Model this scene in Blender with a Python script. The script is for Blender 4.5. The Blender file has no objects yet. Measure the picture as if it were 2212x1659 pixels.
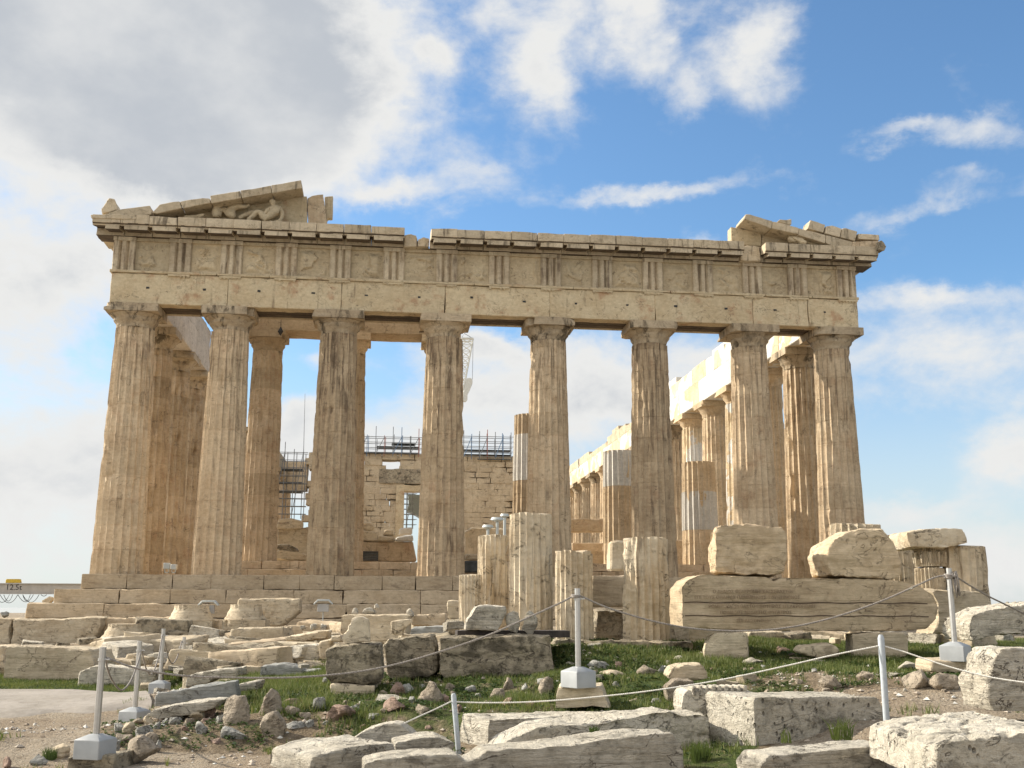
import bpy, bmesh, math, random
import numpy as np
from mathutils import Vector, Matrix
R = math.radians
C = bpy.context.scene
COL = C.collection
rng = random.Random(7)

# ---------------------------------------------------------------- camera
CAM = np.array([-4.3193, -41.52, -1.1067]); YAW, PIT, ROL, FP = .116223, .205041, .003316, 2304.15
Fv = np.array([math.sin(YAW)*math.cos(PIT), math.cos(YAW)*math.cos(PIT), math.sin(PIT)])
Rv = np.array([math.cos(YAW), -math.sin(YAW), 0.]); Uv = np.cross(Rv, Fv)
R2 = Rv*math.cos(ROL)+Uv*math.sin(ROL); U2 = -Rv*math.sin(ROL)+Uv*math.cos(ROL)
cd = bpy.data.cameras.new('camera'); cam = bpy.data.objects.new('camera', cd); COL.objects.link(cam)
cd.sensor_width = 36; cd.lens = 36*4200/4032; cd.clip_end = 60000; cd.clip_start = .1
M = Matrix([[R2[0], U2[0], -Fv[0]], [R2[1], U2[1], -Fv[1]], [R2[2], U2[2], -Fv[2]]]).to_4x4()
M.translation = Vector(CAM); cam.matrix_world = M
C.camera = cam
C.view_settings.view_transform = 'Standard'; C.view_settings.look = 'None'
C.view_settings.gamma = 1; C.view_settings.exposure = 0.5

# ---------------------------------------------------------------- sun
SUN_EL = R(31); sx, sy = -.90, .43; sn = math.hypot(sx, sy); sx /= sn; sy /= sn
SUN = Vector((sx*math.cos(SUN_EL), sy*math.cos(SUN_EL), math.sin(SUN_EL)))
sl = bpy.data.lights.new('sun', 'SUN'); sl.energy = 5.0; sl.angle = R(.8); sl.color = (1, .91, .77)
so = bpy.data.objects.new('sun', sl); COL.objects.link(so); so.rotation_euler = (-SUN).to_track_quat('-Z', 'Y').to_euler()

# ---------------------------------------------------------------- node helper
class NT:
    def __init__(s, tree): s.t = tree; s.n = tree.nodes; s.l = tree.links; s.n.clear()
    def link(s, v, sock):
        if v is None: return
        if hasattr(v, 'is_output') or isinstance(v, bpy.types.NodeSocket): s.l.new(v, sock)
        else:
            try: sock.default_value = v
            except Exception: sock.default_value = (v[0], v[1], v[2], 1) if hasattr(v, '__len__') else (v, v, v)
    def m(s, op, a, b=None, c=None, clamp=False):
        n = s.n.new('ShaderNodeMath'); n.operation = op; n.use_clamp = clamp
        for i, v in enumerate((a, b, c)): s.link(v, n.inputs[i]) if v is not None else None
        return n.outputs[0]
    def v(s, op, a, b=None, out=0):
        n = s.n.new('ShaderNodeVectorMath'); n.operation = op
        s.link(a, n.inputs[0])
        if b is not None:
            if op == 'SCALE': s.link(b, n.inputs['Scale'])
            else: s.link(b, n.inputs[1])
        return n.outputs[out]
    def noise(s, vec, sc, det=5, rough=.55, dist=0., out=0):
        n = s.n.new('ShaderNodeTexNoise'); s.link(vec, n.inputs['Vector']); n.inputs['Scale'].default_value = sc
        n.inputs['Detail'].default_value = det; n.inputs['Roughness'].default_value = rough; n.inputs['Distortion'].default_value = dist
        return n.outputs[out]
    def vor(s, vec, sc, out='Distance', feat='F1'):
        n = s.n.new('ShaderNodeTexVoronoi'); n.feature = feat; s.link(vec, n.inputs['Vector']); n.inputs['Scale'].default_value = sc
        return n.outputs[out]
    def ss(s, x, a, b, lo=0., hi=1.):
        n = s.n.new('ShaderNodeMapRange'); n.interpolation_type = 'SMOOTHSTEP'
        for i, q in enumerate((x, a, b, lo, hi)): s.link(q, n.inputs[i])
        return n.outputs[0]
    def mix(s, f, a, b, mode='MIX'):
        n = s.n.new('ShaderNodeMix'); n.data_type = 'RGBA'; n.blend_type = mode
        s.link(f, n.inputs[0])
        for v, k in ((a, 6), (b, 7)):
            if isinstance(v, (tuple, list)): n.inputs[k].default_value = (v[0], v[1], v[2], 1)
            else: s.link(v, n.inputs[k])
        return n.outputs[2]
    def xyz(s, v):
        n = s.n.new('ShaderNodeSeparateXYZ'); s.link(v, n.inputs[0]); return n.outputs
    def comb(s, x, y, z):
        n = s.n.new('ShaderNodeCombineXYZ')
        for i, q in enumerate((x, y, z)): s.link(q, n.inputs[i])
        return n.outputs[0]

# ---------------------------------------------------------------- pixel (2212 x 1659 frame) to world helpers
def ray(u, v): return Fv + R2*(u-1106)/FP - U2*(v-829.5)/FP
Hf = np.array([math.sin(YAW), math.cos(YAW), 0.]); Hr = np.array([math.cos(YAW), -math.sin(YAW), 0.])
def at(u, v, d):
    r = ray(u, v); return CAM + r*d/(r@Hf)
def pl(u, v, Y):
    r = ray(u, v); return CAM + r*(Y-CAM[1])/r[1]
K = .27282
ZO = dict(L=(0, 1206.4), M=(548.6, 1206.4), C=(1097.2, 1206.4), R=(1608.5, 1206.4), Q=(932.6, 987.5), T=(1608.5, 1042.4),
          P=(164.6, 356.6), K=(713.2, 438.9), N=(1316.6, 411.5), W=(164.6, 795.5), X=(548.6, 850.3), Y=(1097.2, 685.8), Z=(1426.4, 685.8), F=(0, 0))
def zp(zone, pts):
    o = ZO[zone]; k = 1 if zone == 'F' else K
    return [(o[0]+k*a, o[1]+k*b) for a, b in pts]

# ---------------------------------------------------------------- world: blue sky with clouds placed by direction
def azel(u, v):
    r = ray(u, v); r = r/np.linalg.norm(r); return math.atan2(r[0], r[1]), math.asin(r[2])
w = bpy.data.worlds.new('World'); C.world = w; w.use_nodes = True
T = NT(w.node_tree)
sky = T.n.new('ShaderNodeTexSky'); sky.sky_type = 'NISHITA'; sky.sun_disc = False
sky.sun_elevation = SUN_EL; sky.sun_rotation = math.atan2(sx, sy); sky.air_density = 1.0; sky.dust_density = .8; sky.ozone_density = 2.0
tc = T.n.new('ShaderNodeTexCoord'); D = tc.outputs['Generated']; X = T.xyz(D)
az = T.m('ARCTAN2', X[0], X[1]); el = T.m('ARCSINE', X[2])
P3 = T.comb(T.m('MULTIPLY', az, 1.0), T.m('MULTIPLY', el, 1.5), 0.3)
wn = T.noise(P3, 6, 7, .6); wn2 = T.noise(T.v('ADD', P3, (5.2, 1.7, 0)), 6, 7, .6)
azw = T.m('MULTIPLY_ADD', T.m('SUBTRACT', wn, .5), .17, az); elw = T.m('MULTIPLY_ADD', T.m('SUBTRACT', wn2, .5), .12, el)
def blobs(L):
    acc = None
    for (u, v, ru, rv, st) in L:
        a, e = azel(u, v)
        q = T.m('POWER', T.m('MULTIPLY', T.m('SUBTRACT', azw, a), FP/ru), 2); q2 = T.m('POWER', T.m('MULTIPLY', T.m('SUBTRACT', elw, e), FP/rv), 2)
        g = T.m('MULTIPLY', T.m('EXPONENT', T.m('MULTIPLY', T.m('ADD', q, q2), -1.0)), st)
        acc = g if acc is None else T.m('ADD', acc, g)
    return acc
thick = blobs([(-150, -100, 1000, 400, 1.2), (250, 60, 480, 200, 1.1), (560, 150, 270, 200, 1.15), (330, 330, 360, 95, 1.), (100, 560, 220, 120, .8), (60, 780, 230, 160, .75), (50, 1000, 260, 90, .8), (50, 1180, 300, 120, .9),
    (1190, 110, 85, 110, .85), (1400, 60, 95, 100, .85), (1470, 190, 60, 60, .6), (1620, 90, 95, 110, .85), (975, 120, 50, 30, .5), (1060, 50, 60, 40, .45), (1400, -70, 300, 60, .7),
    (1420, 425, 240, 26, .8), (1030, 395, 90, 40, .5), (860, 445, 120, 34, .75), (2000, 455, 220, 24, .55), (2100, 400, 170, 20, .4), (2120, 280, 190, 45, .7), (1950, 300, 100, 20, .4),
    (1560, 520, 50, 30, .6), (800, 1000, 380, 90, 1.1), (660, 900, 60, 50, 1.0), (1000, 840, 170, 90, 1.0), (1290, 830, 170, 130, 1.2), (700, 760, 60, 22, .5), (1080, 740, 150, 40, .8),
    (1560, 800, 140, 90, .9), (2060, 760, 280, 120, .85), (2170, 990, 100, 62, 1.1), (1950, 1090, 160, 30, .5), (2000, 660, 220, 24, .55), (2100, 1220, 500, 70, .65), (1500, 1180, 900, 120, .6)])
grain = T.noise(T.v('SCALE', P3, 1.0), 9, 10, .62, .3)
fine = T.noise(T.v('ADD', P3, (9, 3, 1)), 34, 8, .6, .2)
dens = T.m('ADD', thick, T.m('ADD', T.m('MULTIPLY', T.m('SUBTRACT', grain, .5), 1.35), T.m('MULTIPLY', T.m('SUBTRACT', fine, .5), .55)))
# unseen cloud field added behind and above the camera
back = T.ss(T.m('ABSOLUTE', az), .75, 1.3)
high = T.ss(el, .62, .85)
dens = T.m('MAXIMUM', dens, T.m('MULTIPLY', T.m('MAXIMUM', back, high), T.m('MULTIPLY_ADD', grain, 1.2, .05)))
cov = T.ss(dens, .16, 1.08)
grey = T.m('MULTIPLY', T.ss(dens, .95, 1.75), T.ss(T.noise(T.v('ADD', P3, (2, 8, 0)), 5, 6, .55), .33, .66, .35, 1.))
cc = T.mix(grey, (.60, .60, .59), (.375, .40, .435))
# unseen bright warm cloud bank, added to fill the shaded front; stronger at left
cc = T.mix(back, cc, T.v('SCALE', (1.10, 1.0, .85), T.m('MULTIPLY_ADD', X[0], -.62, .95)))
base = T.mix(1.0, T.v('SCALE', sky.outputs[0], .080), (1.2, 1.54, 1.72), 'MULTIPLY')
hz = T.ss(el, -.02, .30, .80, 0.)
base = T.mix(hz, base, (.53, .555, .565))
colr = T.mix(cov, base, cc)
bg = T.n.new('ShaderNodeBackground'); T.link(colr, bg.inputs[0]); bg.inputs[1].default_value = 1.0
wo = T.n.new('ShaderNodeOutputWorld'); T.l.new(bg.outputs[0], wo.inputs[0])

# ---------------------------------------------------------------- numpy noise
def _h(ix, iy, iz, s):
    n = (ix*374761393 + iy*668265263 + iz*2147483647 + s*1274126177) & 0xffffffff
    n = ((n ^ (n >> 13))*1274126177) & 0xffffffff
    return ((n ^ (n >> 16)) & 0xffff)/65535.
def vn(p, s=0):
    p = np.asarray(p, float); i = np.floor(p).astype(np.int64); f = p-i; f = f*f*(3-2*f); r = 0
    for a in (0, 1):
        for b in (0, 1):
            for c in (0, 1):
                wgt = (f[:, 0] if a else 1-f[:, 0])*(f[:, 1] if b else 1-f[:, 1])*(f[:, 2] if c else 1-f[:, 2])
                r = r + wgt*_h(i[:, 0]+a, i[:, 1]+b, i[:, 2]+c, s)
    return r*2-1
def fbm(p, o=4, s=0, g=.5):
    p = np.asarray(p, float); r = 0; a = 1; t = 0
    for k in range(o): r = r+a*vn(p*2**k+17.3*k, s+k); t += a; a *= g
    return r/t

# ---------------------------------------------------------------- materials
def mat_stone(name, c1, c2, dark=(.13, .09, .06), stain=.5, st_lo=.54, st_hi=.66, streak=(2.2, 2.2, .28), drum=0., vein=.5, bump=.5, rough=.85, lichen=0., rust=0., scl=1., bedding=0., patch=0., ztop=0., pits=0.):
    m = bpy.data.materials.new(name); m.use_nodes = True; t = NT(m.node_tree)
    tc = t.n.new('ShaderNodeTexCoord'); oi = t.n.new('ShaderNodeObjectInfo')
    off = t.m('MULTIPLY', oi.outputs['Random'], 91.)
    P = t.v('ADD', tc.outputs['Object'], t.comb(off, off, 0.))
    n1 = t.noise(P, .9*scl, 7, .62); n3 = t.noise(P, 9*scl, 10, .68)
    col = t.mix(t.ss(n1, .36, .64), c1, c2)
    n5 = t.noise(t.v('MULTIPLY', P, (1, 1, 3.5)), 2.6*scl, 8, .65, .8)
    col = t.mix(t.ss(n5, .35, .75, 0, .5), col, tuple(q*1.22 for q in c1))
    if rust: col = t.mix(t.ss(t.noise(t.v('ADD', P, (3, 9, 4)), 1.3*scl, 8, .66), .54, .68, 0, rust), col, (.36, .19, .105))
    ns = t.noise(t.v('MULTIPLY', P, streak), 1.6*scl, 9, .66, .4)
    nb = t.noise(t.v('ADD', P, (7, 7, 7)), 1.1*scl, 6, .6)
    sf = t.m('MULTIPLY', t.ss(ns, st_lo, st_hi), t.ss(nb, .38, .6, .15, 1.))
    col = t.mix(t.m('MULTIPLY', sf, stain), col, dark)
    if ztop:
        zz = t.xyz(tc.outputs['Object'])[2]; s2 = t.noise(t.v('MULTIPLY', P, (7, 7, .35)), 1.5, 8, .68, .3)
        col = t.mix(t.m('MULTIPLY', t.ss(s2, .50, .60), t.ss(zz, 3.5, 9.2, .12, ztop)), col, (.10, .07, .045))
    if patch:
        pn_ = t.noise(t.v('ADD', P, (11, 5, 2)), .55, 4, .5, .25); col = t.mix(t.ss(pn_, .515-patch*.1, .522-patch*.1), col, (.62, .605, .56))
    if lichen:
        li = t.ss(t.noise(P, 5*scl, 10, .75), .50, .60, 0, lichen)
        col = t.mix(li, col, (.055, .05, .035))
    if drum:
        z = t.xyz(tc.outputs['Object'])[2]
        wnn = t.n.new('ShaderNodeTexWhiteNoise'); wnn.noise_dimensions = '2D'
        t.link(t.comb(t.m('FLOOR', t.m('DIVIDE', z, .93)), off, 0.), wnn.inputs['Vector'])
        col = t.mix(1.0, col, t.mix(wnn.outputs[0], (1-drum, 1-drum*1.05, 1-drum*1.2), (1+drum*.6,)*3), 'MULTIPLY')
    if bedding:
        bd = t.noise(t.v('MULTIPLY', P, (.5, .5, 9)), 2.2*scl, 8, .7, .6)
        col = t.mix(t.ss(bd, .52, .64, 0, bedding), col, tuple(q*.5 for q in c2))
    else: bd = None
    # cracks and veins
    nv = t.noise(t.v('MULTIPLY', P, (1, 1, 1.6)), 1.7*scl, 6, .6, .9)
    cr = t.ss(t.m('ABSOLUTE', t.m('SUBTRACT', nv, .5)), 0., .012, 1., 0.)
    cr = t.m('MULTIPLY', cr, t.ss(t.noise(P, 2.1*scl, 3), .46, .6))
    col = t.mix(t.m('MULTIPLY', cr, vein), col, (.10, .07, .05))
    col = t.mix(1.0, col, t.mix(t.ss(n3, .25, .75), (.86, .855, .845), (1.09, 1.09, 1.095)), 'MULTIPLY')
    rv = t.m('MULTIPLY_ADD', oi.outputs['Random'], .22, .89)
    col = t.mix(1.0, col, t.comb(rv, rv, rv), 'MULTIPLY')
    pt = t.ss(t.vor(P, 26*scl), .0, .22, 1., 0.); pt = t.m('MULTIPLY', pt, t.ss(t.noise(P, 4*scl, 4), .5, .62))
    if pits:
        pv = t.ss(t.vor(t.v('MULTIPLY', P, (1, 1, .7)), 9*scl), .10, .24, 1., 0.); pv = t.m('MULTIPLY', pv, t.ss(t.noise(t.v('ADD', P, (1, 6, 2)), 1.1*scl, 4), .47, .56)); col = t.mix(t.m('MULTIPLY', pv, pits), col, (.07, .06, .045)); pt = t.m('ADD', pt, t.m('MULTIPLY', pv, 2.))
    hgt = t.m('ADD', t.m('MULTIPLY', n3, .42), t.m('ADD', t.m('MULTIPLY', t.noise(P, 38*scl, 6, .7), .16), t.m('MULTIPLY', t.m('ADD', cr, t.m('MULTIPLY', pt, .7)), -.5)))
    if bd is not None: hgt = t.m('ADD', hgt, t.m('MULTIPLY', bd, .8))
    hgt = t.m('ADD', hgt, t.m('MULTIPLY', n5, .5))
    b = t.n.new('ShaderNodeBump'); b.inputs['Strength'].default_value = min(1, bump); b.inputs['Distance'].default_value = .05*max(1, bump); t.link(hgt, b.inputs['Height'])
    p = t.n.new('ShaderNodeBsdfPrincipled'); t.link(col, p.inputs['Base Color']); p.inputs['Roughness'].default_value = rough; t.link(b.outputs[0], p.inputs['Normal'])
    p.inputs['Specular IOR Level'].default_value = .25
    o = t.n.new('ShaderNodeOutputMaterial'); t.l.new(p.outputs[0], o.inputs[0]); return m
def mat_plain(name, c, rough=.6, metal=0., var=.12, sc=12, bump=.15):
    m = bpy.data.materials.new(name); m.use_nodes = True; t = NT(m.node_tree)
    tc = t.n.new('ShaderNodeTexCoord'); n = t.noise(tc.outputs['Object'], sc, 6, .6)
    col = t.mix(t.ss(n, .3, .7), tuple(q*(1-var) for q in c), tuple(min(1, q*(1+var)) for q in c))
    b = t.n.new('ShaderNodeBump'); b.inputs['Strength'].default_value = bump; b.inputs['Distance'].default_value = .01; t.link(n, b.inputs['Height'])
    p = t.n.new('ShaderNodeBsdfPrincipled'); t.link(col, p.inputs['Base Color']); p.inputs['Roughness'].default_value = rough; p.inputs['Metallic'].default_value = metal
    t.link(b.outputs[0], p.inputs['Normal']); o = t.n.new('ShaderNodeOutputMaterial'); t.l.new(p.outputs[0], o.inputs[0]); return m
TAN1, TAN2 = (.50, .39, .255), (.40, .285, .17)
m_col = mat_stone('weathered_column_marble', (.56, .45, .31), (.47, .355, .23), stain=.6, st_lo=.56, st_hi=.66, drum=.09, vein=.7, rust=.25, ztop=.6)
m_dkcol = mat_stone('stained_column_marble', (.51, .405, .275), (.41, .31, .20), stain=.75, st_lo=.50, st_hi=.62, drum=.09, vein=.7, rust=.3, ztop=.75)
m_cap = mat_stone('capital_marble', (.47, .385, .27), (.37, .29, .195), dark=(.075, .06, .04), stain=.9, st_lo=.49, st_hi=.60, streak=(1.6, 1.6, .7), vein=.7)
m_ent = mat_stone('entablature_marble', (.55, .46, .31), (.48, .38, .24), stain=.65, st_lo=.56, st_hi=.68, rust=.6, vein=.8)
m_tri = mat_stone('triglyph_marble', (.54, .455, .325), (.42, .335, .23), stain=.75, st_lo=.48, st_hi=.60, streak=(4, 4, .25), vein=.4)
m_met = mat_stone('metope_marble', (.52, .43, .29), (.45, .36, .235), stain=.3, vein=.8)
m_geis = mat_stone('cornice_marble', (.53, .445, .32), (.43, .35, .24), dark=(.07, .055, .04), stain=.75, st_lo=.52, st_hi=.64, vein=.6)
m_step = mat_stone('step_marble', (.52, .425, .30), (.42, .33, .22), stain=.45, vein=.8, bedding=.25, streak=(.8, .8, 2.))
m_in = mat_stone('inner_ochre_marble', (.55, .44, .31), (.46, .355, .235), stain=.5, drum=.18, vein=.9, rust=.3)
m_wall = mat_stone('cella_wall_marble', (.51, .425, .30), (.41, .33, .225), stain=.4, vein=1., bump=.8)
m_sin = mat_stone('pale_inner_marble', (.56, .50, .42), (.48, .42, .34), stain=.3, vein=.9)
m_new = mat_stone('new_white_marble', (.62, .60, .55), (.54, .52, .47), stain=.05, vein=.15, bump=.2)
m_nlit = mat_stone('patched_marble', (.60, .50, .35), (.52, .41, .26), stain=.3, vein=.6, patch=.10, drum=.08)
m_pro = mat_stone('light_beige_marble', (.58, .465, .32), (.49, .37, .235), stain=.35, vein=.8, drum=.1)
m_fg = mat_stone('white_fallen_marble', (.64, .59, .49), (.53, .48, .385), dark=(.16, .145, .12), stain=.65, st_lo=.52, st_hi=.64, streak=(1.2, 1.2, 3.2), vein=.9, bump=1.4, lichen=.25, scl=1.6, bedding=.3)
m_fgp = mat_stone('pitted_marble', (.65, .60, .50), (.55, .50, .40), dark=(.12, .11, .09), stain=.65, streak=(1, 1, 1), vein=.5, bump=2.0, lichen=.28, scl=1.6, pits=.65)
m_drum = mat_stone('pale_drum_marble', (.60, .52, .39), (.49, .39, .26), dark=(.16, .12, .085), stain=.6, streak=(5, 5, .3), st_lo=.52, st_hi=.64, vein=.6, bump=.9, scl=1.3)
m_insc = mat_stone('inscribed_marble', (.58, .47, .32), (.48, .37, .24), stain=.4, streak=(.6, .6, 3), vein=.6, bump=.7, scl=1.2, bedding=.2)
m_blk = mat_stone('buff_block_marble', (.56, .48, .35), (.46, .375, .26), stain=.5, streak=(1, 1, 2), vein=.7, bump=.8, scl=1.1, bedding=.3)
m_dark = mat_stone('lichened_limestone', (.40, .345, .25), (.30, .25, .18), dark=(.06, .05, .035), stain=.8, streak=(1, 1, 1.5), st_lo=.47, st_hi=.6, vein=.8, bump=1.6, lichen=.6, scl=1.5)
m_crust_shade = mat_stone('crust_and_shade_marble', (.13, .10, .07), (.06, .045, .035), stain=.6, streak=(.5, 4, 4), vein=.3)
m_grey = mat_stone('blue_grey_marble', (.37, .365, .335), (.26, .265, .25), stain=.3, streak=(1, 1, 2), vein=.5, bump=.8, scl=1.5, bedding=.4)
m_rock = mat_stone('field_rock', (.46, .39, .30), (.33, .27, .20), dark=(.10, .085, .065), stain=.6, streak=(1, 1, 1), vein=.6, bump=1.5, lichen=.45, scl=3)
m_rockr = mat_stone('reddish_rock', (.42, .30, .235), (.32, .22, .17), dark=(.10, .07, .05), stain=.5, streak=(1, 1, 1), vein=.5, bump=1.5, lichen=.4, scl=3)
m_rockg = mat_stone('grey_limestone_rock', (.44, .43, .39), (.34, .335, .30), dark=(.11, .10, .09), stain=.5, streak=(1, 1, 1), vein=.5, bump=1.5, lichen=.3, scl=3)
m_base = mat_plain('cut_white_marble', (.35, .365, .37), .5, 0, .1, 5)
m_steel = mat_plain('brushed_steel', (.52, .51, .49), .38, .75, .06, 20)
m_white = mat_plain('white_paint', (.42, .455, .48), .5, 0, .08, 30)
m_rope = mat_plain('weathered_rope', (.30, .27, .24), .9, 0, .3, 60)
m_wrope = mat_plain('white_rope', (.70, .68, .62), .9, 0, .15, 60)
m_scaf = mat_plain('scaffold_steel', (.20, .21, .22), .5, .5, .3, 4)
m_blue = mat_plain('blue_painted_steel', (.10, .18, .30), .5, .2, .2, 4)
m_redp = mat_plain('red_painted_steel', (.30, .10, .07), .5, .1, .2, 4)
m_board = mat_plain('dark_scaffold_boards', (.07, .075, .075), .8, 0, .4, 3)
m_crane = mat_plain('cream_crane_paint', (.62, .61, .55), .5, .1, .1, 5)
m_yel = mat_plain('yellow_paint', (.50, .36, .03), .5, 0, .1, 5)
m_blk2 = mat_plain('black_rubber', (.03, .03, .03), .7, 0, .1, 5)
m_gbeam = mat_plain('grey_beam_paint', (.40, .39, .37), .5, 0, .08, 3)
m_lamp = mat_plain('white_lamp_housing', (.48, .51, .50), .4, 0, .06, 5)
m_wood = mat_plain('dark_wood', (.05, .04, .035), .9, 0, .4, 8)
m_groove_shade = mat_plain('groove_shade', (.08, .055, .035), .9, 0, .3, 8)
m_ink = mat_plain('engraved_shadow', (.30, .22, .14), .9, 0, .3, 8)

# ---------------------------------------------------------------- object helpers
def mesh_obj(name, V, F, mat, parent=None, loc=None, smooth=False, sharp=None):
    V = np.asarray(V, float)
    if loc is None: loc = np.zeros(3)
    loc = np.asarray(loc, float)
    me = bpy.data.meshes.new(name); me.from_pydata((V-loc).tolist(), [], F); me.materials.append(mat)
    if smooth:
        me.polygons.foreach_set('use_smooth', [True]*len(me.polygons))
        if sharp: me.set_sharp_from_angle(angle=R(sharp))
    o = bpy.data.objects.new(name, me); COL.objects.link(o); o.location = loc
    if parent is not None:
        o.parent = parent; o.location = Vector(loc)-wloc(parent)
    return o
def wloc(o):
    l = Vector(o.location)
    while o.parent: o = o.parent; l += Vector(o.location)
    return l
def tag(o, label, cat, group=None, kind=None):
    if label: o['label'] = label
    if cat: o['category'] = cat
    if group: o['group'] = group
    if kind: o['kind'] = kind
    return o
def thing(name, label, cat, loc=(0, 0, 0), group=None):
    o = bpy.data.objects.new(name, None); COL.objects.link(o); o.location = Vector(loc); o.empty_display_size = .2
    return tag(o, label, cat, group)
class MB:
    def __init__(s): s.V = []; s.F = []
    def add(s, V, F):
        n = len(s.V); s.V += [tuple(v) for v in V]; s.F += [tuple(i+n for i in f) for f in F]; return s
    def box(s, x0, x1, y0, y1, z0, z1, j=0.):
        r = lambda: rng.uniform(-j, j) if j else 0
        V = [(x+r(), y+r(), z+r()) for z in (z0, z1) for x, y in ((x0, y0), (x1, y0), (x1, y1), (x0, y1))]
        return s.add(V, [(3, 2, 1, 0), (4, 5, 6, 7), (0, 1, 5, 4), (1, 2, 6, 5), (2, 3, 7, 6), (3, 0, 4, 7)])
    def prism(s, poly, y0, y1):   # poly in x,z ; extruded along y
        n = len(poly); a = sum(poly[i][0]*poly[(i+1) % n][1]-poly[(i+1) % n][0]*poly[i][1] for i in range(n))
        if a < 0: poly = poly[::-1]
        V = [(x, y0, z) for x, z in poly]+[(x, y1, z) for x, z in poly]
        F = [tuple(range(n)), tuple(range(2*n-1, n-1, -1))]+[(i, i+n, (i+1) % n+n, (i+1) % n) for i in range(n)]
        return s.add(V, F)
    def tube(s, pts, r, n=6, taper=None):
        pts = [np.asarray(p, float) for p in pts]; k0 = len(s.V); m = len(pts)
        for i, p in enumerate(pts):
            t = pts[min(i+1, m-1)]-pts[max(i-1, 0)]; t = t/(np.linalg.norm(t)+1e-9)
            a = np.cross(t, (0, 0, 1.)) if abs(t[2]) < .9 else np.cross(t, (1., 0, 0)); a /= np.linalg.norm(a); b = np.cross(t, a)
            rr = r if taper is None else r*(1+(taper-1)*i/(m-1))
            for q in range(n):
                g = 2*math.pi*q/n; s.V.append(tuple(p+rr*(a*math.cos(g)+b*math.sin(g))))
        for i in range(m-1):
            for q in range(n): s.F.append((k0+i*n+q, k0+i*n+(q+1) % n, k0+(i+1)*n+(q+1) % n, k0+(i+1)*n+q))
        s.F.append(tuple(k0+q for q in range(n))[::-1]); s.F.append(tuple(k0+(m-1)*n+q for q in range(n)))
        return s
    def build(s, name, mat, parent=None, loc=None, smooth=False, sharp=None, bevel=0., sub=0., amp=0., seed=0, fq=2.):
        o = mesh_obj(name, s.V, s.F, mat, parent, loc, smooth, sharp)
        if bevel or sub: refine(o, bevel, sub, amp, seed, fq)
        return o
def refine(o, bevel, sub, amp, seed=0, fq=2.):
    bm = bmesh.new(); bm.from_mesh(o.data)
    bmesh.ops.recalc_face_normals(bm, faces=bm.faces)
    if bevel: bmesh.ops.bevel(bm, geom=list(bm.edges), offset=bevel, segments=1, affect='EDGES', clamp_overlap=True)
    if sub:
        for _ in range(7):
            es = [e for e in bm.edges if e.calc_length() > sub]
            if not es: break
            bmesh.ops.subdivide_edges(bm, edges=es, cuts=1, use_grid_fill=True)
            if len(bm.verts) > 30000: break
        bmesh.ops.triangulate(bm, faces=[f for f in bm.faces if len(f.verts) > 4])
    if amp:
        co = np.array([v.co[:] for v in bm.verts]); wl = np.array(wloc(o)); p = co+wl
        bm.normal_update(); nr = np.array([v.normal[:] for v in bm.verts])
        n = fbm(p*fq, 4, seed)+np.minimum(0, fbm(p*fq*.7+40, 3, seed+9)+.12)*2.2
        co2 = co+nr*(n*amp)[:, None]
        for v, c in zip(bm.verts, co2): v.co = c
    bm.to_mesh(o.data); bm.free()
    o.data.polygons.foreach_set('use_smooth', [True]*len(o.data.polygons)); o.data.set_sharp_from_angle(angle=R(32))
def copy_tree(o, parent=None):
    c = o.copy(); COL.objects.link(c)
    if parent is not None: c.parent = parent
    for ch in list(o.children): copy_tree(ch, c)
    return c
# ---------------------------------------------------------------- terrain
GP = []
for (u, d, z) in [(0, 8, -2.62), (400, 8, -2.62), (0, 10, -2.6), (200, 10.3, -2.6), (300, 14, -2.6), (350, 18.3, -2.56), (0, 14, -2.58), (0, 18, -2.52), (0, 24, -2.5), (0, 30, -2.45), (300, 30, -2.45), (100, 36, -2.4), (420, 24, -2.5),
    (600, 8, -2.62), (450, 11, -2.58), (600, 11.4, -2.58), (450, 12.3, -2.42), (600, 12.6, -2.3), (560, 14, -2.24), (560, 18, -2.3), (760, 13.4, -2.22), (760, 11.4, -2.5), (900, 8, -2.6), (900, 11.3, -2.5), (900, 12.6, -2.2), (900, 14.5, -2.08),
    (700, 22, -2.3), (700, 30, -2.2), (900, 20, -2.1), (900, 30, -1.95), (1060, 14.5, -2.03), (1060, 17.5, -1.62), (1100, 12.4, -2.16), (1250, 8, -2.6), (1250, 10.6, -2.45), (1250, 11.9, -2.19), (1250, 13.5, -1.93), (1250, 15.6, -1.66), (1250, 17, -1.62), (1250, 22, -1.65), (1250, 32, -1.7),
    (1450, 10.5, -2.38), (1450, 11.6, -2.15), (1450, 13, -1.95), (1400, 16.5, -1.65), (1560, 15, -1.83), (1560, 18, -1.66), (1560, 30, -1.7), (1600, 8, -2.5), (1700, 9.4, -2.3), (1750, 11, -2.08), (1750, 13, -1.9), (1900, 15, -1.82), (1900, 10, -2.1),
    (2055, 12.4, -1.84), (2100, 10, -2.1), (2212, 8, -2.3), (2212, 12.5, -1.86), (2212, 16, -1.8), (1950, 17.5, -1.72), (2150, 20, -1.8), (1900, 30, -1.8), (2300, 30, -1.9), (2212, 6, -2.4), (1100, 5, -2.6), (0, 5, -2.6)]:
    p = at(u, 1300, d); GP.append((p[0], p[1], z))
GP += [(-20, -5, -2.35), (-12, -4, -2.1), (-5, -4, -1.9), (0, -4, -1.8), (10, -4, -1.75), (20, -5, -1.8), (-30, 10, -2.4), (-30, 40, -2.4), (25, 10, -2.), (25, 50, -2.), (0, 75, -2), (-4, -42, -2.62), (10, -42, -2.6), (-18, -42, -2.6), (-4, -60, -2.6), (40, -20, -2), (-45, -20, -2.5)]
GP = np.array(GP)
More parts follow.
